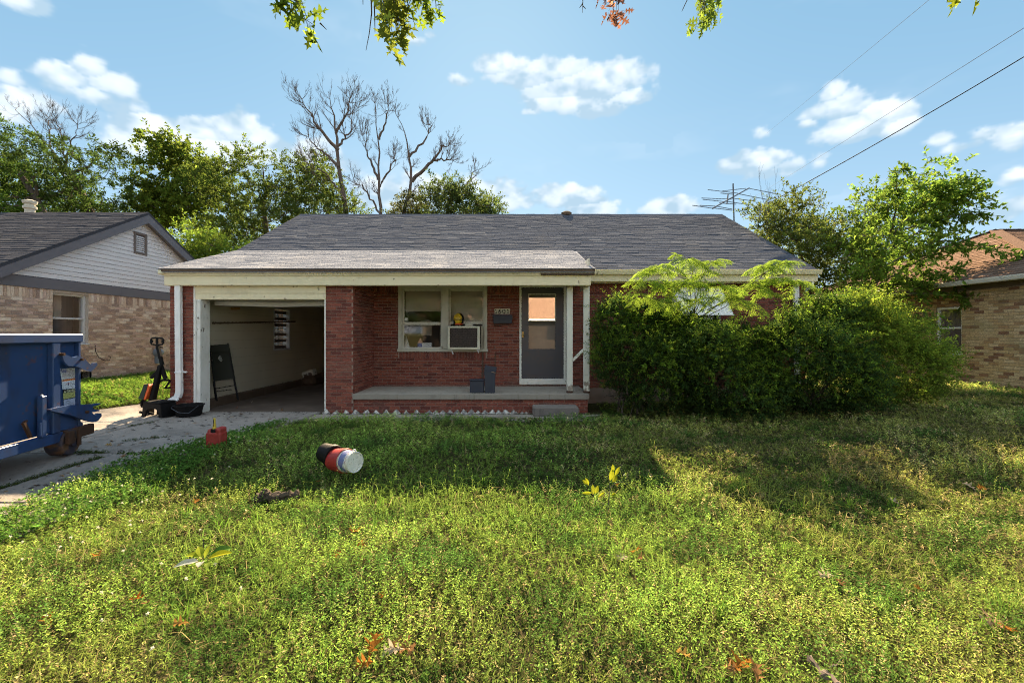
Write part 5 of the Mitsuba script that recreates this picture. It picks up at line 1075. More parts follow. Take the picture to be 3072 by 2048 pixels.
K = 'gas_can'; o = G(647, 1348) + [0, .02, 0]
tag(K, 'red plastic gas can with a yellow spout at the lawn edge', 'gas can')
import manifold3d as m3
def blob(pts):
    """hull of spheres (x, y, z, r)"""
    return trimesh.convex.convex_hull(np.vstack([trimesh.creation.icosphere(2, r).vertices + p for *p, r in [(a, b, c, d) for a, b, c, d in pts]]))
def union(ms, edge=.012, rounds=6):
    mm = m3.Manifold()
    for m in ms:
        mm = mm + m3.Manifold(m3.Mesh(np.asarray(m.vertices, np.float32), np.asarray(m.faces, np.uint32)))
    mm = mm.refine_to_length(edge).to_mesh(); t = trimesh.Trimesh(mm.vert_properties[:, :3], mm.tri_verts, process=True)
    trimesh.smoothing.filter_taubin(t, iterations=rounds); return t
ca = union([blob([(x, y, z, .022) for x in (-.095, .095) for y in (-.065, .065) for z in (.022, .17)]), blob([(-.075, y, .20, .03) for y in (-.05, .05)] + [(-.085, y, .14, .03) for y in (-.05, .05)]), blob([(.055, y, .222, .028) for y in (-.06, .06)] + [(.085, y, .215, .028) for y in (-.06, .06)] + [(.08, y, .15, .03) for y in (-.05, .05)])])
o = o + [0, 0, .025]; ca = moved(ca, scale=[.86, .9, 1.12]); put(K + '__body', moved(ca, o), 'can_red', smooth=True)
mat('can_red', painted((.30, .028, .026), (.24, .06, .05), .6), .45, .4)
put(K + '__collar', moved(lathe([(0, .17), (.038, .17), (.042, .19), (.042, .225), (.034, .235), (0, .235)], 18), o + [-.01, -.03, .025]), 'black_plastic', smooth=40)
put(K + '__spout', moved(lathe([(0, .23), (.026, .23), (.022, .26), (.0155, .30), (.014, .375), (0, .38)], 16), o + [-.01, -.03, .025]), 'spout_yellow', smooth=40)
mat('spout_yellow', painted((.55, .42, .03), (.35, .28, .05), .5), .45, .4)
put(K + '__spout_slot', [moved(cbox(-.004, .004, -.017, -.013, .265, .36, .001), o + [-.01, -.033, .025])], 'black_plastic')

# three nested pails lying in the grass
def pail(key, label, o, ax, prof, bsdf, extra=None, cat='bucket', uvs=False):
    tag(key, label, cat); R = trimesh.geometry.align_vectors([0, 0, 1], unit(np.array(ax, float)))[:3, :3]; prof = [(a * 1.02, b * 1.05) for a, b in prof]; m = lathe(prof, 40)
    ang = np.arctan2(m.vertices[:, 1], m.vertices[:, 0]) / (2 * np.pi) + .5
    put(key + '__body', moved(m, o, R), bsdf, smooth=False if uvs else 40, uv=np.column_stack([ang, m.vertices[:, 2]]) if uvs else None)
    return R
o = W(1066, 1386, 5.02); ax = np.array([-.84, .54, -.06]); ax = ax / np.linalg.norm(ax)
def pail_print(p, n, uv):
    c = mix((.66, .68, .66), (.50, .50, .46), fbm(p.x * 14, p.y * 14, p.z * 14, 3))
    c = mix(c, (.12, .14, .30), band(uv.y, .05, .14) * smoothstep(.2, .4, fbm(uv.x * 14, uv.y * 30, 1)) * band(uv.x, .12, .88))
    c = mix(c, (.30, .10, .12), band(uv.y, .02, .045) * smoothstep(.5, .65, fbm(uv.x * 60, uv.y * 90, 1)) * .6)
    c = mix(c, (.04, .22, .14), band(uv.y, .10, .118) * dr.select(noise(uv.x * 12, 3) > .55, 1.0, 0.0))
    return mix(c, (.10, .09, .08), smoothstep(.74, .82, noise(p.x * 75, p.y * 75, p.z * 75)) * dr.select(uv.y < .02, .5, 0.1))
mat('pail_white', mikit.proc(pail_print), .45, .4)
R = pail('white_pail', 'white plastic pail on its side showing its stained bottom, in the shaded grass', o, ax, [(0, .012), (.098, .010), (.104, 0), (.112, .004), (.119, .15), (.119, .19), (.112, .19), (.105, .03), (0, .028)], 'pail_white', uvs=True)
put('white_pail__handle_lug', [moved(trimesh.creation.torus(.016, .006), o + ax * .05 + R @ np.array([0, 0, 0]) + np.array([.02, 0, .121]), rot((1, 0, 0), 80))], 'metal_white')
pail('red_pail', 'red plastic pail with the white pail pushed into it', o + ax * .155, ax, [(.118, 0.012), (.132, .0), (.136, .006), (.134, .02), (.118, .21), (.11, .22), (0, .22), (0, .21), (.106, .205), (.112, .02)], 'can_red')
pail('black_pail', 'black plastic flower pot leaning against the back of the red pail', o + ax * .36 + np.array([-.01, 0, .035]), ax + [-.15, 0, .25], [(0, .006), (.118, .0), (.126, .01), (.126, .035), (.118, .04), (.10, .17), (.092, .175), (0, .17)], 'black_plastic', cat='flower pot')

# ---------------------------------------------------------------- things at the porch
r = np.random.default_rng(9)
xs = list(np.linspace(-3.62, -1.86, 10)) + list(np.linspace(-1.62, .02, 13)) + [.08, .2, .28]
for i, x in enumerate(xs):
    s = r.uniform(.8, 1.2) * (.6 if i > 22 else 1); n = 26; d = unit(r.normal(size=(n, 3))); v = d * [.062, .05, .05]; v = v[v[:, 2] > -.02]; v = np.vstack([v, [[r.normal(0, .012), 0, .092], [-.078, 0, -.01], [.078, 0, -.01], [0, -.055, -.01], [0, .055, -.01]]]) * s * [1, 1, r.uniform(.6, .95)]
    m = trimesh.convex.convex_hull(v @ rot((0, 0, 1), r.uniform(-25, 25)).T)
    key = put('edging_rock', moved(m, (x, 8.86 + r.normal(0, .012), .018)), 'rock_white')
    tag(key, 'small whitewashed pointed rock in the row along the foot of the porch', 'rock', 'whitewashed rocks edging the porch')
put('concrete_step', cbox(.40, 1.26, 8.52, 8.92, 0.0, .185, .02), 'block_concrete', label='loose concrete block step below the front door', cat='step')
K = 'mailbox'
tag(K, 'dark slate wall mailbox under the house number', 'mailbox')
put(K + '__box', [BW.cbox(-.42, .0, 1.79, 1.965, .01, .13, .012)], 'dark_slate'); put(K + '__lid', [BW.prism([(-.43, 1.965), (.01, 1.965), (.01, 1.99), (-.43, 1.99)], .008, .145), BW.cbox(-.43, .01, 1.90, 1.965, .131, .14, .004)], 'dark_slate'); put(K + '__paper_rack', [tubes([(BW.at([-.40, -.40, -.22, -.22], [1.79, 1.74, 1.74, 1.79], .08), .006)], 5)], 'black_steel')
K = 'house_number'
tag(K, 'cream plate with the house number 1601 beside the front door', 'sign')
put(K + '__plate', [BW.cbox(-.395, -.045, 2.005, 2.135, .01, .02, .004)], 'number_plate'); mat('number_plate', painted((.56, .53, .40), (.40, .36, .27), .6), .5, .4)
for ch, x, w in (('1', -.380, .042), ('6', -.312, .070), ('0', -.222, .075), ('1', -.112, .042)):
    t = meshkit.text_mesh(ch, .098, .004, bold=True); v = t.vertices.copy(); v[:, 0] = (v[:, 0] - v[:, 0].min()) / np.ptp(v[:, 0]) * w
    put(K + '__digit', trimesh.Trimesh(BW.at(x + v[:, 0], 2.021 + v[:, 1] * .98, .0205 + v[:, 2]), t.faces, process=False), 'black_steel')
K = 'window_air_conditioner'
tag(K, 'cream framed window air conditioner under the raised right sash', 'air conditioner')
AF = Frame((0, 10.02, 0), (1, 0, 0), (0, -1, 0)); a, b, c, d = -1.415, -.705, 1.218, 1.732
put(K + '__case', [AF.box(a + .01, b - .01, c + .01, d - .005, -.42, -.03)], 'vent_brown')
put(K + '__bezel', [AF.cbox(a, a + .045, c, d, -.03, .01), AF.cbox(b - .06, b, c, d, -.03, .01), AF.cbox(a + .045, b - .06, c, c + .045, -.03, .009), AF.cbox(a + .045, b - .06, d - .042, d, -.03, .009)], 'ac_cream'); mat('ac_cream', painted((.62, .60, .48), (.46, .43, .33), .5), .5, .4)
for k in range(30):
    z = c + .055 + k * (d - c - .11) / 29
    put(K + '__fin', [AF.box(a + .045, b - .06, z, z + .005, -.03, -.012)], 'grille')
put(K + '__bracket', [bar((a + .08, 10.02, c), (a + .12, 10.02, c - .11), .02), bar((b - .05, 10.02, c), (b - .03, 10.02, c - .08), .018)], 'bare_metal')
put(K + '__side_panel', [BW.box(-.70, -.64, 1.24, 1.74, -.05, -.03)], 'trim_paint')
K = 'helmet'; o = np.array([-1.21, 10.17, 1.735])
tag(K, 'yellow and black helmet on top of the window air conditioner', 'helmet')
dome = trimesh.creation.icosphere(3, 1.0); v = dome.vertices
put(K + '__shell', moved(trimesh.Trimesh(v * [.098, .10, .13] + [0, 0, .155], dome.faces), o), 'spout_bright', smooth=True); mat('spout_bright', painted((.62, .42, .02), (.50, .26, .03), .5), .35, .5)
put(K + '__rim', moved(trimesh.Trimesh(v * [.112, .085, .145] + [.018, .05, .155], dome.faces), o), 'black_plastic', smooth=True)
put(K + '__band', [moved(lathe([(.099, .135), (.104, .137), (.104, .150), (.099, .152)], 30), o), moved(lathe([(.085, .0), (.092, .0), (.095, .03), (.088, .03)], 24), o), moved(cbox(-.09, -.055, -.09, -.02, .02, .125, .01), o)], 'black_plastic')
put(K + '__trim', [moved(lathe([(.0935, .03), (.098, .03), (.1015, .06), (.096, .062)], 24), o)], 'orange_plastic')
put('white_carton', cbox(-1.045, -.87, 10.12, 10.22, 1.733, 1.805, .004), 'trim_paint', label='small pale carton on the air conditioner, right of the helmet', cat='box')
BSILL = 1.226
put('white_box', moved(cbox(-.11, .11, -.05, .05, 0, .13, .004), (-1.98, 10.58, BSILL), rot((0, 0, 1), 8)), 'print_white', label='white printed box on the sill inside the left sash', cat='box')
mat('print_white', mikit.proc(lambda p, n, uv: mix((.70, .70, .68), (.25, .28, .34), dr.select(noise(p.x * 70, 2, p.z * 90) > .62, .7, 0.0))), .5, .4)
put('detergent_bottle', [moved(lathe([(0, 0), (.062, 0), (.07, .02), (.066, .11), (.045, .17), (.022, .19), (.022, .23), (0, .23)], 20), (-2.13, 10.58, BSILL))], 'bottle_mix', label='blue and pink bottle on the sill left of the white printed box', cat='bottle', smooth=40)
mat('bottle_mix', mikit.proc(lambda p, n, uv: mix((.06, .10, .34), (.55, .32, .26), smoothstep(1.33, 1.36, p.z))), .4, .4)
put('paper_cone', [moved(trimesh.creation.cone(.085, .30, sections=24), (-2.46, 10.60, BSILL))], 'metal_white', label='white cone of paper in the lower left corner of the left sash', cat='paper', smooth=40)
put('hanging_cloth', [cbox(-2.20, -1.93, 10.95, 10.99, 1.52, 1.88, .02), cbox(-2.08, -1.98, 10.93, 10.95, 1.72, 1.90, .01)], 'shade_cloth', label='grey cloth hanging in the room behind the lower left pane', cat='cloth')
K = 'porch_bin'; o = np.array([-.44, 9.12, .385])
tag(K, 'tall dark plastic bin with a tilted lid at the front edge of the porch', 'bin')
put(K + '__body', [trimesh.convex.convex_hull(np.array([[x * (.095 + .012 * z), y * .09, z * .44] for x in (-1, 1) for y in (-1, 1) for z in (0, 1)]) + o)], 'dark_slate')
put(K + '__lid', [bar(o + [-.115, 0, .455], o + [.12, 0, .415], .2, .02, up=(0, 1, 0))], 'dark_slate'); put(K + '__tag', [bar(o + [.03, -.095, .43], o + [.115, -.1, .40], .008, .03, up=(0, 1, 0))], 'cardboard'); mat('cardboard', (.32, .2, .13), .8, .2)
K = 'porch_box'; o = np.array([-.70, 9.16, .385])
tag(K, 'low dark box beside the tall bin on the porch', 'box')
put(K + '__body', [moved(cbox(-.14, .14, -.10, .10, 0, .24, .012), o)], 'dark_slate'); put(K + '__lid', [moved(cbox(-.15, .15, -.11, .11, .241, .265, .008), o)], 'dark_slate')
put('brick_house__conduit', tubes([(BW.at([-.66, -.66, -.67], [1.17, .8, .40], .03), .018), (BW.at([-.38, -.38], [1.12, .62], .02), .012)], 6), 'rot_wood')

# ---------------------------------------------------------------- inside the garage
K = 'folding_chair'
tag(K, 'black folding chair with a pale emblem leaning folded inside the garage', 'chair')
def c3(x, y, dy=0.0):
    t = np.clip((y - 150) / 1250, 0, 1.1); return W(620 + x * .1339, 1010 + y * .1339, 9.62 - .06 * t + dy)
pan = [c3(70, 195), (c3(470, 165)), c3(610, 940), c3(150, 1000)]
def sheet(p, th):
    p = np.array(p); n = unit(np.cross(p[1] - p[0], p[3] - p[0])); return trimesh.convex.convex_hull(np.vstack([p, p + n * th]))
put(K + '__seat', sheet([p + [0, .03, 0] for p in pan], .02), 'chair_vinyl'); mat('chair_vinyl', (.022, .024, .018), .5, .4)
put(K + '__backrest', sheet([c3(80, 190, -.012), c3(475, 160, -.012), c3(520, 330, -.012), c3(95, 350, -.012)], .02), 'chair_vinyl')
for a, b in ((( 55, 190), (235, 1440)), ((470, 140), (715, 1420))):
    put(K + '__leg', tubes([([c3(*a), c3(*b)], .012)], 7), 'black_steel')
put(K + '__leg', tubes([([c3(140, 1000, .05), c3(205, 1420, .12)], .011)], 7), 'black_steel'); put(K + '__leg', tubes([([c3(600, 940, .05), c3(690, 1400, .12)], .011)], 7), 'black_steel')
put(K + '__stretcher', tubes([([c3(205, 1160), c3(665, 1075)], .010), ([c3(215, 1225, .06), c3(560, 1180, .06)], .008)], 6), 'black_steel')
def arc(cx, cy, rx, ry, a0, a1, n=12):
    return [c3(cx + rx * math.cos(math.radians(a0 + (a1 - a0) * k / n)), cy - ry * math.sin(math.radians(a0 + (a1 - a0) * k / n)), -.004) for k in range(n + 1)]
put(K + '__emblem', tubes([(arc(300, 475, 36, 40, 50, 300), .0035), (arc(312, 470, 26, 26, 60, 270) + arc(318, 522, 26, 26, 90, -130), .0045), ([c3(300, 478, -.004), c3(335, 478, -.004)], .0035)], 5), 'emblem_grey'); mat('emblem_grey', (.42, .42, .37), .6, .3)
K = 'carton'; cc = [W(x, y, 13.9) for x, y in ((905, 1118), (936, 1108), (946, 1140), (914, 1152))]
tag(K, 'white printed carton tilted on the junk at the back of the garage', 'box')
put(K + '__box', trimesh.convex.convex_hull(np.array(cc + [p + np.array([0, .25, .02]) for p in cc])), 'white_paint')
ct = np.array(cc)
for i, j in ((.12, .2), (.55, .2), (.12, .6), (.55, .6)):
    f = lambda u, v: (ct[0] * (1 - u) + ct[1] * u) * (1 - v) + (ct[3] * (1 - u) + ct[2] * u) * v + [0, -.004, 0]
    put(K + '__print', (np.array([f(i, j), f(i + .3, j), f(i + .3, j + .28), f(i, j + .28)]), np.array([[0, 2, 1], [0, 3, 2]])), 'vent_brown')
put('shelf_rail', [bar((-6.38, 9.7, 1.79), (-6.38, 13.4, 1.92), .03, .04)], 'rot_wood', label='dark rail along the bare garage wall', cat='rail')
put('wood_plank', [bar(W(690, 927, 10.4), W(716, 925, 10.6), .10, .05)], 'plank_wood', label='short pale plank stored under the garage ceiling', cat='plank'); mat('plank_wood', (.42, .22, .08), .7, .2)

# ---------------------------------------------------------------- roof aerial, wires, pole
K = 'tv_antenna'; Ya = 13.9
tag(K, 'old rooftop television antenna on a mast at the right gable', 'antenna')
def an(x, y, dy=0.0):
    return W(2050 + x * .17007, 500 + y * .17007, Ya + dy)
m0 = an(895, 965); put(K + '__mast', tubes([([[m0[0] + .02, Ya, 2.4], m0, an(878, 298)], .022)], 7), 'aerial'); mat('aerial', (.10, .115, .14), .4, .5, .5)
put(K + '__boom', tubes([([an(515, 738, -1.0), an(1160, 378, 1.2)], .022)], 6), 'aerial'); put(K + '__bracket', [bar(an(790, 480), an(768, 660), .03), bar([6.6, Ya, 2.9], [m0[0] + .02, Ya, 2.9], .03)], 'aerial')
for (x0, y0), (x1, y1), dy in (((690, 430), (1100, 385), 1.0), ((1160, 385), (1715, 495), 1.2), ((430, 408), (960, 470), .5), ((960, 478), (1485, 582), .5), ((655, 468), (890, 490), .2), ((320, 555), (850, 575), .1), ((850, 555), (1270, 612), .1), ((340, 578), (740, 620), -.3), ((740, 610), (1070, 660), -.3), ((635, 640), (930, 665), -.4), ((290, 685), (610, 700), -.8), ((610, 705), (865, 752), -.8), ((160, 683), (515, 735), -1.0), ((515, 728), (865, 772), -1.0)):
    put(K + '__element', tubes([([an(x0, y0, dy), an(x1, y1, dy)], .011)], 5), 'aerial')
def wire(key, label, a, b, sag, r=.011):
    t = np.linspace(0, 1, 24)[:, None]; p = a + (b - a) * t; p[:, 2] -= sag * 4 * (t * (1 - t))[:, 0]; put(key, tubes([(p, r)], 5), 'black_steel', label=label, cat='wire')
wire('overhead_wire', 'thick dark service wire slanting down to the house beside the antenna', W(2225, 652, 14.2), W(3400, -30, 9.0), .12, .012)
wire('overhead_wire', 'thin wire above the thick service wire, crossing the cloud at the right', W(2250, 597, 70), W(3300, -60, 10), .1, .008)
wire('overhead_wire', 'faint uppermost wire at the top right of the sky', W(2300, 400, 80), W(2860, -60, 18), .05, .009)
K = 'utility_pole'; p = W(566, 682, 30)
tag(K, 'weathered grey utility pole between the trees behind the gap', 'utility pole')
put(K + '__post', tubes([([[p[0], p[1], -.2], p], [.17, .13])], 10), 'pole_wood'); put(K + '__wire', tubes([([p + [-3, .2, -.55], p + [0, .2, -.6], p + [4, .2, -.5]], .02)], 5), 'black_steel')

# ---------------------------------------------------------------- oak boughs over the lawn, from a tree behind the camera
ro = np.random.default_rng(17); K = 'oak_tree'
tag(K, 'pin oak whose leafy boughs hang into the top of the view', 'tree')
half = [(0, 0), (.10, .02), (.16, .13), (.13, .30), (.24, .34), (.17, .06 + .0), (.40, .07), (.46, .24), (.52, .42), (.58, .30), (.60, .08), (.74, .07), (.80, .20), (.86, .26), (.86, .10), (1.0, .0)]
half = [(0, .008), (.12, .012), (.20, .06), (.17, .20), (.24, .31), (.31, .16), (.36, .07), (.42, .10), (.46, .28), (.50, .43), (.57, .28), (.60, .08), (.66, .08), (.73, .22), (.80, .28), (.80, .12), (.86, .06), (1.0, .0)]
OAK = Polygon(half + [(x, -y) for x, y in half[::-1][1:]]).buffer(0)
ov, of = trimesh.creation.triangulate_polygon(OAK, engine='earcut'); OV, OF = np.array(ov), np.array(of)
def oak_leaves(P, A, N, L, C, curl=.25, cup=.15):
    vs, fs, cs, n = [], [], [], 0
    for p, a, nn, l, c in zip(P, A, N, L, C):
        a = a / np.linalg.norm(a); nn = unit(nn - a * (nn @ a)); s = np.cross(a, nn); x, y = OV[:, :1], OV[:, 1:]
        k1, k2 = ro.uniform(.4, 1.6) * curl, ro.uniform(.3, 1.7) * cup
        vs.append(p + l * (x * a + y * .92 * s - nn * (k1 * x * x * .6 - k2 * np.abs(y) * 1.2) + nn * .05 * np.sin(9 * x + 7 * y))); fs.append(OF + n); cs.append(np.tile(c, (len(OV), 1))); n += len(OV)
    return np.vstack(vs), np.vstack(fs), np.vstack(cs)
limb = [np.array([[-1.2, -3.2, 2.9], [-1.0, -1.6, 4.2], [-.8, .6, 5.0], [-.9, 2.2, 5.05], [-1.3, 3.4, 4.8]]), np.array([[-1.0, -1.6, 4.2], [.4, .4, 5.1], [1.2, 2.6, 5.4], [1.7, 4.2, 5.3]]), np.array([[.4, .4, 5.1], [2.0, 1.6, 5.2], [3.2, 2.9, 5.0]])]
put(K + '__trunk', tubes([(np.array([[-1.3, -3.4, -.2], [-1.28, -3.35, 1.0], [-1.2, -3.2, 2.9], [-1.1, -2.8, 4.5], [-1.2, -2.6, 6.5]]), [.34, .28, .25, .2, .12])], 12), 'bark')
for l in limb:
    t = np.linspace(0, len(l) - 1, 14); put(K + '__limb', tubes([(np.column_stack([np.interp(t, range(len(l)), l[:, k]) for k in range(3)]), np.linspace(.10, .02, 14))], 8), 'bark')
def bough(center_px, n, Y, spread, size, col, top, ymin, label=None):
    """a hanging spray: twigs down from a point above the frame, leaves round their ends"""
    e0 = W(*top, Y); lines, P, A = [], [], []
    for j in range(max(2, n // 9)):
        cx, cy = center_px[ro.integers(len(center_px))]; e = W(cx + ro.normal(0, spread * .5), cy + ro.normal(0, spread * .4), Y + ro.normal(0, .12)); ln = branch_line(e0, e, ro, .09, 6); lines.append((ln, np.linspace(.006, .0018, 6)))
        for k in range(9):
            i = ro.integers(2, 6); d = unit(np.array([ro.normal(0, .8), ro.normal(0, .8), -.75 + ro.normal(0, .5)])); b = ln[i] + ro.normal(0, .02, 3); st = b + d * .02; lines.append((np.array([b, st]), .0012)); P.append(st); A.append(d)
    P, A = np.array(P), np.array(A); N = unit(ro.normal(size=P.shape) + [0, -.5, .3]); k = len(P)
    v, f, c = oak_leaves(P, A, N, ro.uniform(.8, 1.35, k) * size * 1.2, np.array(col) * np.exp(ro.normal(0, .38, (k, 1))))
    put(K + '__spray', (v, f), 'leaf', color=np.clip(c, 0, 1), label=label); put(K + '__twig', tubes(lines, 5), 'bark')
green = (.135, .20, .022)
bough([(860, 15), (890, 40), (920, 65), (940, 80), (925, 50)], 40, 3.3, 16, .105, green, (845, -120), 0)
bough([(1150, 60), (1180, 85), (1160, 110), (1200, 70), (1215, 110), (1190, 120)], 95, 3.4, 18, .10, (.16, .20, .03), (1165, -150), 0, 'densest hanging spray of oak leaves')
bough([(1240, 25), (1290, 15), (1270, 30), (1310, 25), (1225, 45)], 54, 3.5, 14, .095, green, (1250, -140), 0)
bough([(1815, 25), (1850, 32), (1832, 45)], 36, 4.2, 10, .085, (.16, .075, .05), (1830, -120), 0, 'withered brown spray of oak leaves')
bough([(2110, 20), (2120, 50), (2140, 35), (2105, 75), (2090, 30)], 99, 4.6, 16, .085, (.15, .22, .03), (2120, -140), 0)
bough([(2905, -8), (2930, -10)], 10, 3.3, 12, .11, (.20, .25, .02), (2905, -150), 0)
for pts, Y in (([(1112, -60), (1115, 40), (1108, 100), (1098, 152)], 3.2), ([(1122, -50), (1124, 50), (1125, 98)], 3.25), ([(1088, -60), (1089, 15)], 3.2), ([(1750, -60), (1748, 15), (1748, 40)], 4.4), ([(1748, 12), (1738, 25)], 4.4), ([(1748, 18), (1758, 28)], 4.4), ([(2080, -40), (2050, 25), (2045, 36)], 4.6), ([(840, -50), (842, 42)], 3.2), ([(2105, -50), (2100, 40), (2108, 60)], 4.6), ([(960, 70), (980, 90)], 3.3)):
    put(K + '__twig', tubes([([W(x, y, Y + .02 * i) for i, (x, y) in enumerate(pts)], np.linspace(.006, .0018, len(pts)))], 5), 'bark')

# ---------------------------------------------------------------- fallen oak leaves and small things in the lawn
def fallen(px, py, size, col, h=.07, label='', n=1, group=None, up=.35):
    p = G(px, py, h); rgt = unit(np.array([1, .1 * ro.normal(), ro.normal(0, .15)]))
    ang = ro.uniform(0, 6.28); A = np.array([math.cos(ang), math.sin(ang), ro.uniform(-.1, .6)]); N = unit(np.array([ro.normal(0, up), -.35 + ro.normal(0, up), 1]))
    v, f, c = oak_leaves([p - A * size * .5], [A], [N], [size], np.array([col]), curl=.75, cup=.5)
    key = put('fallen_leaf', (v, f), 'leaf', color=np.clip(c, 0, 1)); tag(key, label, 'leaf', group)
amber, tan, pale = (.30, .125, .028), (.27, .15, .07), (.46, .38, .30)
LV = [(1120, 1925, .15, amber, 'amber left leaf of the big pair of dead leaves near the bottom'), (1210, 1930, .16, tan, 'brown right leaf of the big pair of dead leaves near the bottom'), (1175, 1945, .12, pale, 'pale curled leaf between the big pair of dead leaves near the bottom'), (1090, 1985, .10, amber, 'orange leaf just below the big pair of dead leaves'),
      (1065, 1590, .13, amber, 'upright orange leaf left of the middle of the sunlit lawn'), (1082, 1632, .09, (.28, .09, .02), 'dark rust leaf just below the upright orange leaf'), (1012, 1660, .09, amber, 'small orange leaf left of the upright orange leaf'),
      (1905, 1640, .14, amber, 'bright orange leaf in the middle of the right lawn'), (1870, 1665, .12, pale, 'pale folded leaf left of the bright orange leaf'), (1920, 1668, .10, tan, 'tan leaf touching the bright orange leaf'),
      (2225, 1985, .15, amber, 'amber leaf with upright points near the bottom, right of the centre'), (2270, 2010, .13, tan, 'tan leaf right of the amber leaf with upright points'), (2190, 2000, .09, tan, 'small tan leaf left of the amber leaf with upright points'),
      (2985, 1855, .17, (.50, .33, .22), 'largest pale brown oak leaf near the right edge'), (3020, 1870, .11, amber, 'orange leaf under the right end of the largest pale leaf'), (2480, 1722, .12, pale, 'pale curled leaf alone in the right lawn'), (2520, 1742, .09, tan, 'tan leaf just right of the pale curled leaf'),
      (2760, 1760, .08, amber, 'small amber leaf above the grass clump at the lower right'), (2050, 1955, .09, (.46, .28, .08), 'yellowish leaf at the bottom right of the centre'), (290, 1665, .09, amber, 'orange leaf at the left edge of the sunlit lawn'), (410, 1790, .09, (.32, .10, .02), 'rust leaf in the lower left lawn'), (440, 1805, .08, tan, 'tan leaf beside the rust leaf in the lower left lawn'),
      (140, 1850, .09, amber, 'amber leaf at the lower left corner'), (540, 1865, .09, (.36, .2, .06), 'ochre leaf in the lower left lawn, right of the rust leaf'), (2680, 1498, .10, pale, 'whitish leaf in the upper right lawn'), (2905, 1450, .11, pale, 'whitish leaf nearest the shade line at the right'), (2945, 1462, .10, amber, 'orange leaf right of the whitish leaf at the shade line'), (1760, 1380, .08, tan, 'tan leaf in the shaded lawn'), (955, 1440, .07, amber, 'small orange leaf at the shade edge by the pails'), (590, 1500, .09, (.40, .18, .05), 'orange leaf in the clover at the shade edge'), (1150, 1780, .07, amber, 'small orange leaf below the middle of the lawn'), (1850, 1450, .08, amber, 'yellow leaf right of the sapling sprout')]
for x, y, s, c, l in LV:
    fallen(x, y, s, c, .085, l)
for i, (x, y, s, c, l) in enumerate([(325, 1332, .09, (.48, .26, .03), 'yellow leaf on the shaded drive'), (360, 1332, .06, tan, 'small tan leaf right of the yellow leaf on the drive'), (710, 1222, .08, (.34, .12, .06), 'reddish leaf at the garage threshold'), (845, 1228, .08, tan, 'tan leaf at the right of the garage threshold'), (755, 1205, .07, pale, 'pale leaf inside the garage'), (695, 1250, .06, pale, 'pale leaf on the drive before the garage'), (370, 1368, .09, tan, 'brown leaf in the drive joint near the lawn'), (370, 1305, .07, pale, 'pale scrap on the drive above the yellow leaf')]):
    fallen(x, y, s, c, .03, l, up=.15)

def big_leaf(F, p, a, n, l, w, c):
    t = np.linspace(0, 1, 7); prof = np.sin(np.pi * np.clip(t, .02, .985)) ** .75 * w / 2; a = unit(a); n = unit(n - a * (n @ a)); s = np.cross(a, n); ce = p + np.outer(t, a) * l - np.outer(t * t, n) * l * .25
    L, Rr = ce + np.outer(prof, s) + np.outer(prof, n) * .35, ce - np.outer(prof, s) + np.outer(prof, n) * .35; V = np.vstack([ce, L, Rr]); f = []
    for i in range(6):
        f += [[i, i + 7, i + 8], [i, i + 8, i + 1], [i, i + 15, i + 14], [i, i + 1, i + 15]]
    F.v.append(V); F.f.append(np.array(f) + F.n); F.c.append(np.tile(c, (21, 1))); F.n += 21
K = 'oak_sprout'; b = G(1825, 1530)
tag(K, 'spindly sprout with a few large bright leaves on bare twigs, in the sunlit lawn', 'sapling')
F = Foliage(ro); Yb = b[1]; st = lambda x, y, d=0: W(x, y, Yb + d)
put(K + '__stem', tubes([([b - [0, 0, .03], st(1827, 1490), st(1830, 1465), st(1845, 1448), st(1870, 1444)], [.006, .005, .004, .003, .002]), ([st(1827, 1520), st(1800, 1506), st(1785, 1500), st(1772, 1460), st(1768, 1425)], [.004, .003, .003, .002, .001]), ([st(1828, 1520), st(1862, 1516)], [.003, .0015]), ([st(1830, 1470), st(1826, 1430), st(1820, 1400)], [.003, .002, .001]), ([st(1830, 1475), st(1800, 1490)], [.003, .002]), ([st(1785, 1500), st(1787, 1512)], [.004, .002])], 5), 'dead_bark')
for x, y, dx, dz, l, w in ((1765, 1455, -.3, 1, .075, .035), (1762, 1452, -.7, .6, .06, .03), (1778, 1482, .1, 1, .09, .04), (1785, 1480, .5, .8, .085, .04), (1775, 1478, -1, .05, .09, .03), (1795, 1490, .7, .3, .09, .035), (1830, 1440, .25, 1, .12, .045), (1838, 1445, .6, .7, .10, .05), (1845, 1425, .6, 1, .09, .035), (1838, 1415, .1, 1, .07, .035), (1835, 1485, .6, .1, .07, .03)):
    F = Foliage(ro); big_leaf(F, st(x, y), np.array([dx, ro.normal(0, .25), dz]), np.array([ro.normal(0, .3), -1, .4]), l, w, np.array([.27, .30, .02]) * ro.uniform(.8, 1.15)); F.put(K + '__leaf')
K = 'broadleaf_weed'
tag(K, 'low weed with broad leaves, some pale and upturned, in the left lawn', 'plant')
b = G(610, 1680)
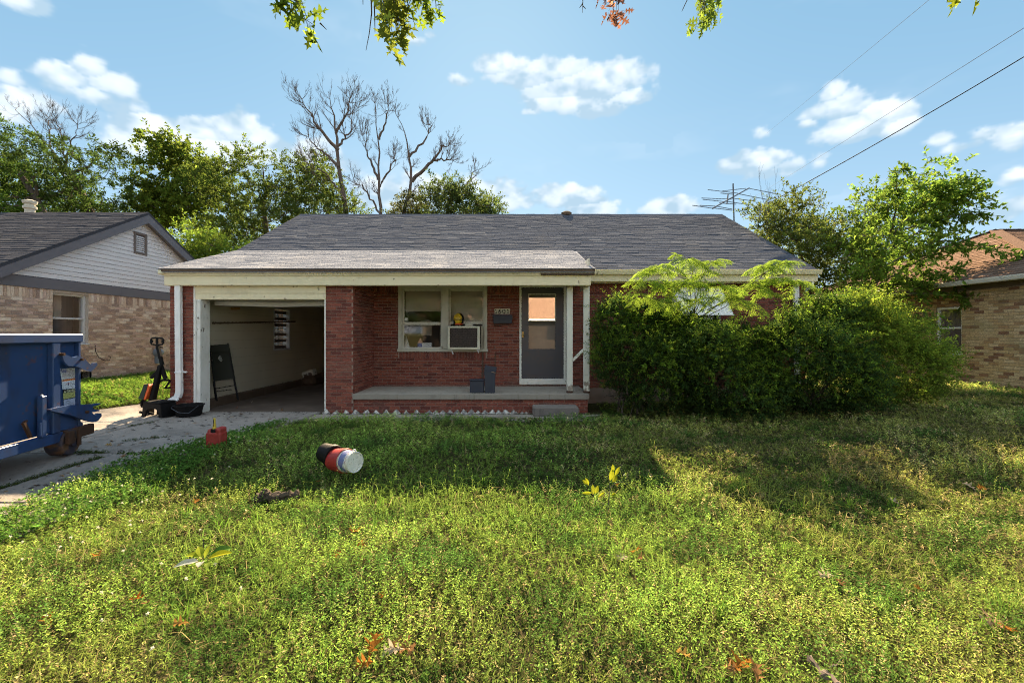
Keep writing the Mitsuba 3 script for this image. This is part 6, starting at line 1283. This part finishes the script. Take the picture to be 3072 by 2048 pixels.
for x, y, dx, dy, dz, l, w, c in ((575, 1650, -1, .2, .15, .10, .045, (.24, .28, .03)), (595, 1655, -.4, .4, .4, .09, .04, (.22, .27, .03)), (650, 1665, .9, .3, .35, .12, .055, (.30, .30, .02)), (665, 1640, .9, .5, .4, .11, .06, (.07, .15, .03)), (545, 1690, -1, -.3, .05, .11, .05, (.34, .37, .36)), (570, 1685, -.8, -.4, .1, .07, .045, (.36, .38, .36)), (600, 1690, .2, -.7, .15, .06, .04, (.40, .41, .37)), (620, 1660, .1, .3, .9, .07, .025, (.24, .29, .03)), (640, 1700, .4, -.6, .1, .06, .03, (.16, .22, .04))):
    p = G(610 + (x - 610) * .4, 1680 + (y - 1680) * .4, .15); F = Foliage(ro); big_leaf(F, p, np.array([dx, dy, dz]), np.array([ro.normal(0, .15), -.2, 1]), l * 1.15, w * 1.3, np.array(c) * 1.2); F.put(K + '__leaf')
put(K + '__stem', tubes([([b, b + [0, 0, .16]], .005)], 5), 'bark')
mat('stump_wood', mikit.proc(lambda p, n, uv: mix((.12, .095, .075), (.03, .025, .02), fbm(p.x * 12, p.y * 45, p.z * 45, 4))), .95, .1)
def log_mesh(a, b, r, seed, sides=12, n=10):
    rr = np.random.default_rng(seed); m = tubes([(branch_line(a, b, rr, .03, n), r * (1 + .18 * rr.normal(size=n)))], sides); v = m.vertices
    return trimesh.Trimesh(v + (meshkit.fbm(v * 40, 3, seed)[:, None] - .5) * .055 * [1, 1, 1], m.faces, process=False)
p = G(835, 1488, .05)
put('rotten_stump', [log_mesh(p + [-.19, -.02, -.02], p + [.20, .02, .0], .05, 4, 16, 18), log_mesh(p + [-.20, -.07, -.04], p + [-.10, .0, .05], .055, 5, 14, 12), log_mesh(p + [-.1, -.05, .0], p + [.14, -.04, .03], .03, 8, 12, 14)], 'stump_wood', label='ragged piece of rotten wood in the grass below the pails', cat='wood')
a, b = G(2425, 1980, .10), G(2540, 2075, .12)
put('broken_stick', [log_mesh(a, b, .012, 6, 8), log_mesh(G(2470, 2005, .11), G(2520, 1988, .13), .003, 7, 5, 6)], 'dead_bark', label='grey broken stick at the bottom edge of the lawn', cat='stick')

# litter on the drive: bark strips, dead leaves and twigs
rd = np.random.default_rng(31); F = Foliage(rd); n = 420
x, y = rd.uniform(-8.0, -3.9, n), 9.0 - 4.6 * rd.uniform(0, 1, n) ** 1.2; ok = shapely.contains_xy(Polygon([(-7.2, 4.3), (-6.6, 9), (-3.9, 9), (-4.5, 7.2), (-4.9, 5.8), (-5.0, 4.3)]), x, y); x, y = x[ok], y[ok]; n = len(x)
P = np.column_stack([x, y, ground(x, y) + .022]); a = rd.normal(.3, .5, n); A = np.column_stack([np.cos(a), np.sin(a), rd.normal(0, .08, n)]); N = unit(np.column_stack([rd.normal(0, .2, n), rd.normal(0, .2, n), np.ones(n)])); N = unit(N - A * (N * A).sum(1, keepdims=True))
s = rd.uniform(.02, .11, n); F.leaves(P, A, N, s, s * rd.uniform(.12, .4, n), np.where(rd.uniform(size=(n, 1)) < .8, np.array([.05, .042, .036]), np.array([.24, .16, .09])) * rd.uniform(.6, 1.3, (n, 1)))
F.put('drive_litter', 'painted_vc', label='bark strips, dry leaves and twigs scattered on the shaded drive', kind='stuff')
